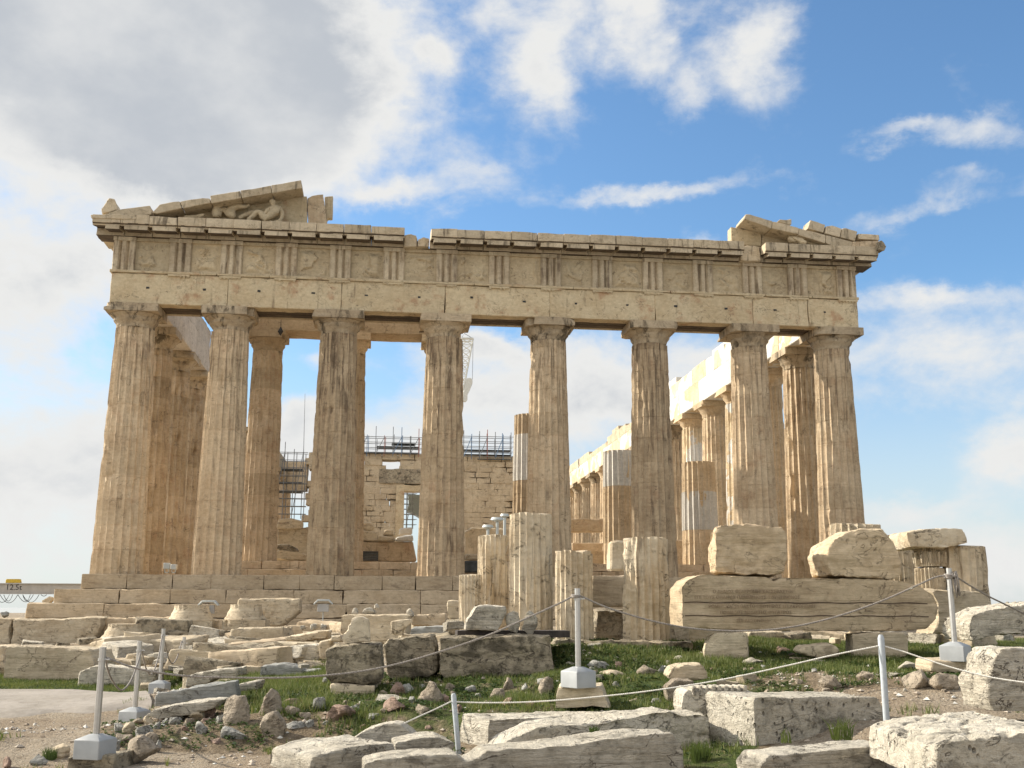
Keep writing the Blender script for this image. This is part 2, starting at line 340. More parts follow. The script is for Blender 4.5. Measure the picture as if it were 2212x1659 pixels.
def gz(x, y, detail=True):
    x = np.atleast_1d(np.asarray(x, float)); y = np.atleast_1d(np.asarray(y, float)); num = 0; den = 0
    for gx, gy, g in GP:
        wt = 1/((x-gx)**2+(y-gy)**2+.12)**1.7; num = num+wt*g; den = den+wt
    z = num/den
    if detail:
        p = np.stack([x, y, x*0], 1)
        near = np.clip(1-(np.hypot(x+4, y+41)-8)/40, .2, 1)
        z = z+(fbm(p*.9, 3, 3)*.05+fbm(p*4, 4, 5)*.022)*near
    dd = np.maximum.reduce([np.abs(x)-55, y-105, -75-y, x*0]); z = z-np.minimum(dd*.9, 78)
    return z
def ghit(u, v):
    r = ray(u, v); k = r@Hf; d = np.arange(6.5, 60, .04); P = CAM[None]+r[None]*(d/k)[:, None]
    g = gz(P[:, 0], P[:, 1]); i = np.argmax(P[:, 2] < g)
    return (P[i], d[i]) if P[i, 2] < g[i] else (P[-1], 60.)
def gmat():
    m = bpy.data.materials.new('soil_and_gravel'); m.use_nodes = True; t = NT(m.node_tree)
    g = t.n.new('ShaderNodeNewGeometry'); P = g.outputs['Position']
    at_ = t.n.new('ShaderNodeAttribute'); at_.attribute_name = 'green'
    n = t.noise(P, .8, 7, .62); f = t.noise(P, 9, 10, .7); f2 = t.noise(P, 45, 6, .7)
    grav = t.mix(t.ss(n, .35, .65), (.40, .34, .26), (.30, .235, .165))
    grav = t.mix(t.ss(f2, .56, .66), grav, (.56, .52, .44)); grav = t.mix(t.ss(f, .35, .47, .7, 0), grav, (.15, .115, .08))
    soil = t.mix(t.ss(f, .35, .65), (.17, .13, .085), (.28, .22, .15)); soil = t.mix(t.ss(f2, .6, .68), soil, (.42, .38, .31))
    grn = t.mix(t.ss(t.noise(P, 6, 8, .7), .4, .62), (.05, .075, .02), (.10, .12, .04))
    s = t.m('ADD', at_.outputs['Fac'], t.m('MULTIPLY', t.m('SUBTRACT', t.noise(P, 2.2, 8, .65), .5), 1.1))
    col = t.mix(t.ss(s, .22, .42), grav, soil); col = t.mix(t.ss(s, .55, .8), col, grn)
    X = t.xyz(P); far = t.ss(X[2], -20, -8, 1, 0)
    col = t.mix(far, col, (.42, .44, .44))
    h = t.m('ADD', f, t.m('MULTIPLY', f2, .8)); h = t.m('ADD', h, t.m('MULTIPLY', t.vor(P, 30), .5))
    b = t.n.new('ShaderNodeBump'); b.inputs['Strength'].default_value = .9; b.inputs['Distance'].default_value = .05; t.link(h, b.inputs['Height'])
    p = t.n.new('ShaderNodeBsdfPrincipled'); t.link(col, p.inputs['Base Color']); p.inputs['Roughness'].default_value = .95; p.inputs['Specular IOR Level'].default_value = .1; t.link(b.outputs[0], p.inputs['Normal'])
    o = t.n.new('ShaderNodeOutputMaterial'); t.l.new(p.outputs[0], o.inputs[0]); return m
def green(x, y):   # how grassy the ground is (0 gravel .. 1 grass)
    rel = np.stack([x-CAM[0], y-CAM[1]], 1); d = rel@Hf[:2]; s = rel@Hr[:2]; u = 1106+FP*s/np.maximum(d, .1)
    g = np.zeros_like(d)
    def band(u0, u1, d0, d1, k, fu=60, fd=.5):
        a = np.clip((u-u0)/fu+.5, 0, 1)*np.clip((u1-u)/fu+.5, 0, 1)*np.clip((d-d0)/fd+.5, 0, 1)*np.clip((d1-d)/(fd*3)+.5, 0, 1); return a*k
    for b in [(500, 800, 12.6, 19, 1.15), (250, 800, 11.2, 13, .55), (760, 1250, 11.2, 15.5, .75), (1180, 1560, 11, 17.5, 1.0), (1450, 1750, 11.6, 13.5, .62, 60, .4), (1500, 2100, 13.2, 18, .85, 60, .4), (1750, 2100, 11.8, 13.4, .5), (2000, 2300, 12, 22, 1.1), (-200, 350, 18.2, 21.5, 1.1), (300, 470, 18, 21, 1.0),
              (1500, 1700, 10.8, 12.2, .45), (1300, 1640, 8.5, 11.4, .8), (640, 1300, 9.9, 11.4, .42), (1500, 2300, 16, 26, .9), (60, 140, 9.8, 10.3, .8)]:
        g = np.maximum(g, band(*b))
    return g
def terrain():
    a1 = np.radians(np.arange(-31, 31, .16)); a2 = np.radians(np.arange(31, 329, 4.)); an = np.concatenate([a1, a2])+YAW
    r = [0.6]
    while r[-1] < 26000:
        q = r[-1]; st = .07 if 7.5 < q < 19 else (.16 if 19 <= q < 34 else (.4 if q < 120 else q*.12)) if q > 5 else .8
        r.append(q+st)
    r = np.array(r); nr, na = len(r), len(an)
    x = CAM[0]+np.outer(r, np.sin(an)); y = CAM[1]+np.outer(r, np.cos(an)); X = x.ravel(); Y = y.ravel(); Z = gz(X, Y)
    V = np.stack([X, Y, Z], 1).tolist(); V.append((CAM[0], CAM[1], -2.6)); F = []
    for i in range(nr-1):
        for j in range(na):
            k = (j+1) % na; F.append((i*na+j, i*na+k, (i+1)*na+k, (i+1)*na+j)[::-1])
    c = nr*na
    for j in range(na): F.append((c, (j+1) % na, j)[::-1])
    o = mesh_obj('ground', V, F, gmat(), smooth=True); tag(o, None, None, kind='structure')
    at_ = o.data.attributes.new('green', 'FLOAT', 'POINT'); at_.data.foreach_set('value', np.append(green(X, Y), 0.).astype(np.float32))
    return o
terrain()
# concrete path on the left, draped over the ground
def path():
    us = np.linspace(0, 1, 60); V = []; F = []
    far = [at(-260, 1505, 18.6), at(300, 1490, 18.2)]; nr = [at(-260, 1560, 14.0), at(330, 1520, 15.2)]
    n = 60; m = 16
    for j in range(m):
        for i in range(n):
            a, b = i/(n-1), j/(m-1)
            p = (1-b)*((1-a)*nr[0]+a*nr[1])+b*((1-a)*far[0]+a*far[1])
            e = .12*math.sin(a*23)*(1-b)*(1 if j == 0 else 0); x, y = p[0], p[1]+e
            V.append((x, y, float(gz(x, y, False)[0])+.05+.01*float(vn([(x*3, y*3, 0)])[0])-(.09 if j in (0, m-1) else 0)))
    for j in range(m-1):
        for i in range(n-1): F.append((j*n+i, j*n+i+1, (j+1)*n+i+1, (j+1)*n+i))
    tag(mesh_obj('path', V, F, mat_stone('path_concrete', (.34, .305, .265), (.27, .24, .20), stain=.5, streak=(.6, 3, 1), vein=.2, bump=.35), smooth=True), None, None, kind='structure')
path()

# ---------------------------------------------------------------- columns
def shaft(rb, rt, z0, z1, seed=0, flutes=20, top_rough=0., wear=1., seg=6, joint=.93, full=None, notch=None, dep=.10):
    full = full or (z1-z0); zs = []; z = z0
    zs = list(np.arange(z0, z1, .22))+[z1]
    js = [z0+joint*(k+1)+rng.uniform(-.06, .06) for k in range(int((z1-z0)/joint)) if z0+joint*(k+1) < z1-.2] if joint else []
    for j in js: zs += [j-.014, j, j+.014]
    zs = sorted(zs); J = set(round(j, 5) for j in js)
    na = flutes*seg; V = []
    for z in zs:
        t = (z-z0)/full; rr = rb+(rt-rb)*(t+.10*math.sin(math.pi*min(1, t))*-1*.35)
        th = 2*math.pi*(np.arange(na)/na); f = (np.arange(na) % seg)/seg
        q = rr*(1-dep*(1-(2*f-1)**2))
        if round(z, 5) in J: q = q-.014
        x, y = q*np.cos(th), q*np.sin(th); P = np.stack([x, y, np.full(na, z)], 1)
        n = fbm(P*np.array([[2.2, 2.2, 1.4]])+seed*13.7, 3, seed); ch = np.maximum(0, fbm(P*np.array([[3.2, 3.2, 1.8]])+seed*5.1+9, 4, seed+3)-.20)
        ar = (f < .01)*1.
        k = 1-(np.abs(n)*.006+ch*.20+ar*np.maximum(0, fbm(P*9+seed, 2, 4))*.03)*wear/ max(rr, .3)
        P[:, 0] *= k; P[:, 1] *= k
        if top_rough and z > z1-.35: P[:, 2] -= (np.abs(fbm(P*2.5+seed, 3, 6)))*top_rough*(1-(z1-z)/.35)
        V.append(P)
    if notch:
        a0, a1, zn, dp = notch
        for P in V:
            th = np.arctan2(P[:, 1], P[:, 0]); s = np.clip(1-np.abs((th-(a0+a1)/2))/((a1-a0)/2), 0, 1); e = np.clip((P[:, 2]-zn-.12*np.sin(th*5))/.08, 0, 1)*np.clip(s*4, 0, 1)
            P[:, 0] *= 1-dp*e; P[:, 1] *= 1-dp*e
    nz = len(zs); V = np.concatenate(V); F = [(i*na+j, i*na+(j+1) % na, (i+1)*na+(j+1) % na, (i+1)*na+j) for i in range(nz-1) for j in range(na)]
    c = len(V); V = np.vstack([V, [[0, 0, V[-na:, 2].mean()+(.02 if top_rough else 0)]], [[0, 0, z0]]])
    F += [((nz-1)*na+j, (nz-1)*na+(j+1) % na, c) for j in range(na)]+[((j+1) % na, j, c+1) for j in range(na)]
    return V, F
def capital(rt, rc, z0, z1, ab, seed=0, amp=.03):
    """fluted neck, annulets, echinus and square abacus as one mesh, z1 = top of abacus"""
    ah = (z1-z0)*.37; ez = z1-ah; prof = [(rt*.985, z0), (rt*.985, z0+.12*(z1-z0)), (rt*1.0, z0+.2*(z1-z0)), (rt*1.03, z0+.235*(z1-z0)), (rt*1.04, z0+.25*(z1-z0)), (rt*1.12, z0+.33*(z1-z0)), (rc*.86, z0+.46*(z1-z0)), (rc*.95, z0+.55*(z1-z0)), (rc, z0+.61*(z1-z0)), (rc*.985, ez)]
    n = 60; V = []; F = []
    for i, (r, z) in enumerate(prof):
        for j in range(n):
            t = 2*math.pi*j/n; q = r*(1-(.05 if (j % 3) and i < 2 else 0)); V.append((q*math.cos(t), q*math.sin(t), z))
    for i in range(len(prof)-1):
        for j in range(n): F.append((i*n+j, i*n+(j+1) % n, (i+1)*n+(j+1) % n, (i+1)*n+j))
    mb = MB(); mb.V = V; mb.F = F
    V = np.array(mb.V); nn = fbm(V*1.8+seed*3.1, 4, seed); ch = np.maximum(0, fbm(V*1.5+seed*7.7, 3, seed+5)-.18)
    V[:, :2] *= (1+nn*amp*.5-ch*.5*amp/.03)[:, None]; mb.V = [tuple(v) for v in V]
    # abacus, subdivided and chipped
    g = 9; A = []; FA = []
    def face(o, a, b):
        k = len(A)
        for i in range(g+1):
            for j in range(g+1): A.append(np.array(o)+np.array(a)*i/g+np.array(b)*j/g)
        for i in range(g):
            for j in range(g): FA.append((k+i*(g+1)+j, k+(i+1)*(g+1)+j, k+(i+1)*(g+1)+j+1, k+i*(g+1)+j+1))
    L = 2*ab
    face((-ab, -ab, ez), (L, 0, 0), (0, 0, ah)); face((ab, -ab, ez), (0, L, 0), (0, 0, ah)); face((ab, ab, ez), (-L, 0, 0), (0, 0, ah)); face((-ab, ab, ez), (0, -L, 0), (0, 0, ah))
    face((-ab, -ab, z1), (L, 0, 0), (0, L, 0)); face((-ab, ab, ez), (L, 0, 0), (0, -L, 0))
    A = np.array(A); c = np.array([0, 0, (ez+z1)/2]); corner = (np.abs(A[:, 0])/ab)*(np.abs(A[:, 1])/ab)
    ch = np.maximum(0, fbm(A*1.7+seed*11.3, 3, seed+8)+.05*corner**3-.06)*corner**4; A = c+(A-c)*(1-np.array([[1, 1, .6]])*(ch*.55*amp/.03+fbm(A*3+seed, 3, 2)*.006)[:, None])
    mb.add(A, FA); return mb
def column(parent, x, y, z0, H, rb, rt, seed, mat, cmat, ab=1.02, cap=True, wear=1., lab=None, caplab=None, top=0., share=None):
    if share:
        o = share.copy(); COL.objects.link(o); o.parent = parent; o.location = Vector((x, y, z0))-wloc(parent)
        for c in share.children: k = c.copy(); COL.objects.link(k); k.parent = o
        return o
    hs = H-(.86 if cap else 0)
    V, F = shaft(rb, rt, 0, hs, seed, wear=wear, top_rough=top)
    o = mesh_obj('column', V+np.array([x, y, z0]), F, mat, parent, (x, y, z0), True, 24)
    if cap:
        mb = capital(rt, ab*.985, hs, H, ab, seed, .03*wear); mb.V = [(a+x, b+y, c+z0) for a, b, c in mb.V]
        k = mb.build('capital', cmat, o, (x, y, z0+hs), True, sharp=35)
    return o
TY = 1.02
temple = thing('temple', 'ruined Doric marble temple front of eight fluted columns with broken pediment ends', 'temple', (0, 0, -1.58))
XS = [-14.42, -10.74, -6.444, -2.148, 2.148, 6.444, 10.74, 14.42]
for i, x in enumerate(XS):
    column(temple, x, TY, 0, 10.43, .975 if i in (0, 7) else .95, .75, i+1, m_dkcol if i in (2, 3, 5) else m_col, m_cap, wear=[1.3, 1, 1.5, 1.2, 1.3, 1.1, 1, 1.][i])
ic = column(temple, -14.42, 4.70, 0, 10.43, .95, .745, 21, m_in, m_cap, wear=1.6)
ic2 = column(temple, -14.42, 8.99, 0, 10.43, .95, .745, 27, m_in, m_cap, wear=1.9)
for k in range(2, 15): column(temple, -14.42, 4.70+4.29*k, 0, 10.43, 0, 0, 0, None, None, share=ic if k % 2 else ic2)
nc = column(temple, 14.42, 4.70, 0, 10.43, .95, .745, 31, m_col, m_cap, wear=1.5)
nc2 = column(temple, 14.42, 8.99, 0, 10.43, .95, .745, 37, m_pro, m_pro, wear=1.2)
nc3 = column(temple, 14.42, 13.28, 0, 10.43, .95, .745, 38, m_nlit, m_pro, wear=.6)
for k in range(3, 15): column(temple, 14.42, 4.70+4.29*k, 0, 10.43, 0, 0, 0, None, None, share=(nc2, nc3, nc)[k % 3] if k < 6 else (nc2, nc)[k % 2])
for i in (1, 2, 4, 5, 6): column(temple, XS[i], 68.4, 0, 10.43, 0, 0, 0, None, None, share=nc)
# pronaos colonnade on its two steps
PY = 5.6
pc = [column(temple, -9.75, PY, .7, 10.03, .83, .66, 41, m_in, m_in, ab=.87, wear=1.6), column(temple, -6.1, PY, .7, 10.03, .83, .66, 42, m_in, m_in, ab=.87),
      column(temple, -2.09, PY, .7, 10.03, .83, .66, 43, m_in, m_nlit, ab=.87)]
def ztop(v, y=PY, u=1140): return pl(u, v, y)[2]
for (x, vt, s, m) in ((2.0, 898, 44, m_pro), (6.1, 972, 45, m_pro), (9.75, 993, 46, m_pro)):
    h = ztop(vt)-.7; V, F = shaft(.83, .83-.17*h/9.2, 0, h, s, wear=.8)
    mesh_obj('column', V+np.array([x, PY, .7]), F, m, temple, (x, PY, .7), True, 24)
# white new-marble drum inserts on the pronaos stumps (sleeves 1 cm proud of the old drums)
for (x, za, zb, s) in ((2.0, ztop(1040), ztop(941), 50), (6.1, ztop(1049), ztop(973)+.01, 51), (9.75, ztop(1142), ztop(1058), 52)):
    r0 = .83-.17*(za-.7)/9.2+.012; V, F = shaft(r0, r0-.17*(zb-za)/9.2, 0, zb-za, s, wear=.3, joint=0)
    mesh_obj('new_drum', V+np.array([x, PY, za]), F, m_new, temple, (x, PY, za), True, 24)
# pronaos architrave (left three columns)
mb = MB(); mb.box(-10.6, -6.1, PY-.75, PY+.75, 10.73, 12.0); mb.box(-6.09, -1.25, PY-.74, PY+.75, 10.73, 12.02)
mb.build('pronaos_architrave', m_in, temple, (-6, PY, 10.73), bevel=.03, sub=.5, amp=.03, seed=4)
# ---------------------------------------------------------------- entablature
jx = [-15.3, -12.72, -8.6+0.0, -6.3, -2.15, 1.95, 6.35, 10.6, 13.0, 15.3]
jx = [-15.3, -10.8, -6.35, -2.2, 2.1, 6.5, 10.7, 13.1, 15.3]
for a, b in zip(jx[:-1], jx[1:]):
    mb = MB(); mb.box(a+.006, b-.006, .13, .72, 10.43, 11.66)
    mb.build('architrave_block', m_ent, temple, ((a+b)/2, .13, 10.43), bevel=.02, sub=.2, amp=.032, seed=int(a*3)+60)
mb = MB(); mb.box(-15.2, 15.2, .35, 1.9, 11.72, 13.25); mb.box(-15.3, 15.3, 1.66, 1.9, 10.436, 11.7)
mb.build('entablature_backing', m_geis, temple, (0, 1, 10.43), bevel=.02)
mb = MB(); mb.box(-15.28, 15.28, .75, 1.18, 10.46, 11.69); mb.box(-15.28, 15.28, 1.22, 1.63, 10.45, 11.69); mb.build('architrave_core', m_crust_shade, temple, (0, 1, 10.43), bevel=.02)
tx = [-14.88, -12.72]+[-10.74+2.148*k for k in range(11)]+[12.72, 14.88]
mb = MB()
cur = -15.36
for k in range(15):
    x0, x1 = -15.36+k*2.048+.01, -15.36+(k+1)*2.048-.01
    if k in (): continue
    mb.box(x0, x1, .065, .70, 11.665, 11.765)
mb.build('taenia', m_ent, temple, (0, .07, 11.66), bevel=.008, sub=.25, amp=.03, seed=5)
for k, x in enumerate(tx):
    if k in (0,): continue
    mb = MB(); mb.box(x-.42, x+.42, .075, .2, 11.585, 11.66)
    for g in range(6):
        if rng.random() < .75: gx = x-.36+.144*g; mb.box(gx-.035, gx+.035, .085, .15, 11.535, 11.583)
    mb.build('regula', m_ent, temple, (x, .1, 11.6))
for k, x in enumerate(tx):
    # triglyph: three bars with V grooves, extruded from a plan profile
    w = .8448/6; prof = [(-3*w, .05), (-2.75*w, .0), (-1.55*w, 0), (-w, .13), (-.45*w, 0), (.45*w, 0), (w, .13), (1.55*w, 0), (2.75*w, 0), (3*w, .05)]
    V = []; zz = [11.77]+[11.77+1.2*i/14 for i in range(1, 15)]
    for z in zz:
        for (px, py) in prof: V.append((x+px, .10+py, z))
    n = len(prof); F = [(i*n+j, i*n+j+1, (i+1)*n+j+1, (i+1)*n+j) for i in range(len(zz)-1) for j in range(n-1)]
    V = np.array(V); V[:, 1] += np.maximum(0, fbm(V*2.3+k*3, 4, k)-.12)*.16+fbm(V*6, 2, k)*.012
    mb = MB(); mb.add(V, F); mb.box(x-.43, x+.43, .07, .30, 12.972, 13.13); mb.box(x-.425, x-.4, .16, .34, 11.77, 12.97); mb.box(x+.4, x+.425, .16, .34, 11.77, 12.97)
    mb.build('triglyph', m_tri, temple, (x, .1, 11.77), True, 30)
for k in range(14):
    x0, x1 = tx[k]+.425, tx[k+1]-.425; nx, nz = 44, 44; V = []; cx = (x0+x1)/2
    gx = np.linspace(x0, x1, nx+1); g2 = np.linspace(11.768, 13.0, nz+1); GX, GZ = np.meshgrid(gx, g2); P = np.stack([GX.ravel(), np.zeros(GX.size), GZ.ravel()], 1)
    e = np.minimum.reduce([P[:, 0]-x0, x1-P[:, 0], P[:, 2]-11.768, 13.0-P[:, 2]]); msk = np.clip((e-.10)/.16, 0, 1)
    wp = P+np.stack([fbm(P*2.5+k, 2, 3), P[:, 0]*0, fbm(P*2.5+k+9, 2, 4)], 1)*.35
    rel = fbm(wp*np.array([[2.3, 1, 2.3]])+k*7.3, 3, k+70); rel = np.clip((rel-.02)*6, 0, 1)*.105+np.abs(fbm(wp*4+k*3, 3, k+20))*.05
    y = .25-rel*msk*(1. if k not in (8, 10) else .6)+fbm(P*9, 2, 8)*.006
    V = np.stack([P[:, 0], y, P[:, 2]], 1); F = [(i*(nx+1)+j, i*(nx+1)+j+1, (i+1)*(nx+1)+j+1, (i+1)*(nx+1)+j) for i in range(nz) for j in range(nx)]
    mb = MB(); mb.add(V, F); mb.box(x0, x1, .17, .32, 13.002, 13.13)
    mb.build('metope', m_met, temple, (cx, .2, 11.77), True, 40)
# horizontal cornice
def soffit_shade(o):   # underside shade painted onto downward faces, along with black crusting
    o.data.materials.append(m_crust_shade)
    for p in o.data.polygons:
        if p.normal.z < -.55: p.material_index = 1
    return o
def cornice(x0, x1, ztop=13.78, seed=0, frac=None, y0=-.66):
    mb = MB(); prof = [(.9, 13.137), (.9, ztop-.03), (y0, ztop), (y0, 13.43), (y0+.06, 13.40), (y0+.1, 13.33), (.02, 13.42), (.02, 13.137)]
    n = len(prof); V = [(x0+.006, y, z) for y, z in prof]+[(x1-.006, y, z) for y, z in prof]
    F = [tuple(range(n))[::-1], tuple(range(n, 2*n))]+[(i, (i+1) % n, (i+1) % n+n, i+n) for i in range(n)]
    mb.add(V, F)
    return soffit_shade(mb.build('cornice_block', m_geis, temple, ((x0+x1)/2, 0, 13.13), bevel=.012, sub=.24, amp=.03, seed=seed))
def mutule(x0, x1, y0=-.60):
    mb = MB(); V = [(x0, .04, 13.28), (x1, .04, 13.28), (x1, y0, 13.19), (x0, y0, 13.19), (x0, .04, 13.42), (x1, .04, 13.42), (x1, y0, 13.385), (x0, y0, 13.385)]
    mb.add(V, [(0, 3, 2, 1), (4, 5, 6, 7), (3, 7, 6, 2), (0, 4, 7, 3), (1, 2, 6, 5), (0, 1, 5, 4)])
    soffit_shade(mb.build('mutule', m_geis, temple, ((x0+x1)/2, y0, 13.19), bevel=.01, sub=.22, amp=.03, seed=int(x0*10)+99))
x = -16.0; i = 0
ux = lambda u: pl(u, 480, -.66)[0]
g0, g1 = ux(875), ux(931); h0, h1 = ux(1606), ux(1651)
edges = list(np.arange(-15.98, g0-.3, 1.074))+[g0]; segs = list(zip(edges[:-1], edges[1:]))
n2 = int(round((h0-g1)/1.07)); e2 = np.linspace(g1, h0, n2+1); segs += list(zip(e2[:-1], e2[1:]))
n3 = int(round((16.0-h1)/1.07)); e3 = np.linspace(h1, 16.0, n3+1); segs += list(zip(e3[:-1], e3[1:]))
for i, (a, b) in enumerate(segs):
    cornice(a, b, 13.78+rng.uniform(-.03, .02), i); mutule(a+.13 if a > -15.5 else a+.5, b-.05)
for a, b, zt in ((g0+.01, (g0+g1)/2, 13.72), ((g0+g1)/2, g1-.01, 13.62), (h0+.01, h1-.01, 13.86)):
    mb = MB(); mb.prism([(a, 13.137), (b, 13.137), (b, zt-.06), ((a+b)/2, zt), (a, zt-.12)], -.12, .9)
    mb.build('broken_cornice', m_geis, temple, ((a+b)/2, 0, 13.13), bevel=.03, sub=.12, amp=.09, seed=int(a)+5)
mb = MB()   # returns of the cornice along the flanks
for sx_ in (-1, 1):
    for k in range(14 if sx_ < 0 else 6):
        ya, yb = .95+1.07*k, .95+1.07*k+1.05; xx = sorted((sx_*15.0, sx_*15.98)); mb.box(xx[0], xx[1], ya, yb, 13.33 if k % 3 else 13.22, 13.75)
mb.build('flank_cornice', m_geis, temple, (0, 5, 13.1), bevel=.02)
for q in zp('P', [(567, 972), (1015, 987), (1447, 998), (1878, 1013)])+zp('K', [(287, 730), (706, 745), (1120, 747), (1536, 779), (1945, 795)])+zp('N', [(140, 908), (523, 917), (923, 936), (1310, 946), (1705, 962)]):
    p = pl(q[0], q[1], .13); mb = MB(); w_ = rng.uniform(.04, .075); mb.box(p[0]-w_, p[0]+w_, .112, .16, p[2]-.035, p[2]+.035, .012); mb.build('dowel_hole_shade', m_blk2, temple, p)  # black boxes on the face stand in for the shade inside dowel holes
# flanks of the entablature: lengths measured back from the corner
def flank(sx_, ylist, z0, z1, xin, xout, mat, name, seed, amp=.03):
    for k, (ya, yb, zt) in enumerate(ylist):
        mb = MB(); xx = sorted((sx_*xin, sx_*xout)); mb.box(xx[0], xx[1], ya+.01, yb-.01, z0, zt if zt else z1)
        mb.build(name, mat, temple, (sx_*(xin+xout)/2, (ya+yb)/2, z0), bevel=.03, sub=.4, amp=amp, seed=seed+k)
ys = [1.95, 4.70, 8.99, 13.28, 17.57, 21.86, 26.15, 30.4, 34.7, 39, 43.3, 47.6, 51.9, 56.2, 60.5, 64.8, 69.]
flank(-1, [(a, b, 0) for a, b in zip(ys[:6], ys[1:7])], 10.43, 11.72, 13.5, 15.3, m_sin, 'flank_architrave', 200)
flank(-1, [(a, b, 0) for a, b in zip(ys[9:15], ys[10:16])], 10.43, 11.72, 13.5, 15.3, m_geis, 'flank_architrave', 210)
flank(-1, [(1.95, 4.7, 0), (4.7, 8.99, 12.9), (8.99, 13.2, 12.7)], 11.73, 13.1, 13.55, 15.2, m_sin, 'flank_frieze', 220, .06)
nm = [m_new if k in (2, 3) else m_nlit for k in range(16)]
for k, (a, b) in enumerate(zip(ys[:-1], ys[1:])):
    flank(1, [(a, b, 0)], 10.43, 11.75, 13.5, 15.3, nm[k], 'flank_architrave', 230+k)
for k, (a, b, zt, m) in enumerate([(1.95, 4.7, 13.1, m_nlit), (4.7, 7.0, 13.1, m_nlit), (7.0, 9.2, 13.15, m_new), (9.2, 11.0, 13.5, m_new), (11.3, 12.8, 12.75, m_nlit), (12.8, 14.6, 12.8, m_nlit), (14.6, 16.3, 12.7, m_new), (16.3, 19, 12.75, m_nlit), (19, 24, 12.7, m_nlit), (24, 30, 12.6, m_nlit), (30, 37, 12.3, m_geis), (37, 44, 12.5, m_geis), (44, 52, 12.2, m_geis), (52, 69, 12.5, m_geis)]):
    flank(1, [(a, b, zt)], 11.76, zt, 13.55, 15.2, m, 'flank_frieze', 250+k, .05)
for k, (a, b, x0, x1, z0, z1) in enumerate([(12.4, 17.0, 14.2, 15.4, 12.81, 13.45), (24.5, 28.5, 14.1, 15.3, 12.72, 13.5), (42, 44.5, 14.1, 15.2, 12.52, 13.2), (34, 35.2, 14.1, 15.2, 12.35, 13.)]):
    flank(1, [(a, b, z1)], z0, z1, x0, x1, m_new if k < 2 else m_geis, 'flank_cornice_block', 280+k, .03)
# ---------------------------------------------------------------- pediment ends, traced on their own planes
def facet(name, zone, pts, Y, depth, mat, parent=temple, bevel=.02, sub=.16, amp=.035, seed=0):
    q = [pl(u, v, Y) for u, v in zp(zone, pts)]; mb = MB(); mb.prism([(p[0], p[2]) for p in q], Y, Y+depth)
    cx = sum(p[0] for p in q)/len(q); z0 = min(p[2] for p in q)
    return mb.build(name, mat, parent, (cx, Y, z0), bevel=bevel, sub=sub, amp=amp, seed=seed)
for k, p in enumerate([[(215, 388), (335, 352), (585, 318), (600, 370), (590, 390), (480, 408)], [(600, 376), (660, 310), (818, 285), (836, 340), (640, 384)], [(822, 290), (1000, 255), (1057, 262), (1064, 300), (846, 342)],
                       [(1058, 240), (1298, 205), (1308, 262), (1070, 302)], [(1302, 200), (1540, 160), (1550, 222), (1314, 262)], [(1542, 158), (1780, 118), (1790, 182), (1554, 222)]]):
    facet('raking_cornice_block', 'P', p, -.62, 1.25 if k else 1.0, m_geis, seed=300+k, amp=.03)
facet('corner_acroterion', 'P', [(200, 385), (195, 345), (235, 300), (262, 266), (300, 268), (318, 300), (330, 352), (262, 372)], -.45, .5, m_geis, amp=.08, sub=.1, seed=310)
facet('cornice_corner_crown', 'P', [(113, 393), (330, 385), (480, 408), (470, 430), (120, 420)], -.70, 1.3, m_geis, seed=311, amp=.02)
facet('tympanum_slab', 'P', [(620, 432), (1090, 330), (1100, 470), (640, 470)], .30, .4, m_ent, seed=312, amp=.02, sub=.4)
facet('tympanum_slab', 'P', [(1104, 330), (1560, 262), (1826, 246), (1830, 480), (1104, 475)], .30, .4, m_ent, seed=313, amp=.02, sub=.4)
facet('tympanum_backing', 'P', [(1832, 262), (1870, 240), (1960, 224), (1985, 490), (1832, 486)], .36, .4, m_col, seed=314, amp=.06)
facet('tympanum_backing', 'P', [(1966, 250), (2033, 243), (2028, 420), (1990, 420), (1970, 485)], .62, .3, m_ent, seed=315, amp=.02)
# right end
facet('tympanum_slab', 'N', [(962, 286), (1200, 338), (1205, 430), (1200, 440), (966, 420)], .30, .5, m_ent, seed=316, amp=.015, sub=.4)
facet('tympanum_slab', 'N', [(1206, 340), (1470, 395), (1470, 440), (1206, 436)], .32, .4, m_met, seed=317, amp=.02, sub=.4)
for k, p in enumerate([[(1066, 225), (1080, 190), (1110, 190), (1288, 242), (1280, 300), (1180, 262)], [(1290, 242), (1500, 296), (1494, 345), (1284, 300)], [(1502, 300), (1714, 352), (1708, 418), (1496, 352)], [(1716, 352), (1930, 405), (1918, 452), (1800, 452), (1712, 415)]]):
    facet('raking_cornice_block', 'N', p, -.62, 1.2, m_geis, seed=320+k, amp=.03)
facet('raking_cornice_block', 'N', [(1930, 405), (2135, 398), (2125, 462), (1920, 452)], -.62, 1.1, m_dkcol, seed=325, amp=.04)
for k, p in enumerate([[(1592, 228), (1712, 268), (1696, 335), (1568, 300)], [(1714, 280), (1765, 275), (1840, 300), (1826, 370), (1702, 338)], [(1842, 300), (1870, 296), (1962, 325), (1946, 402), (1830, 370)], [(1966, 336), (2136, 350), (2138, 394), (1972, 384)], [(1332, 244), (1350, 228), (1402, 234), (1440, 226), (1440, 268), (1420, 272)]]):
    facet('gutter_tile', 'N', p, -.55+.02*k, .8, m_geis, seed=330+k, amp=.03)
facet('lion_head_spout', 'N', [(2136, 394), (2160, 392), (2182, 414), (2198, 440), (2188, 462), (2176, 480), (2150, 474), (2130, 466)], -.95, .45, m_dark, amp=.05, sub=.07, seed=340)
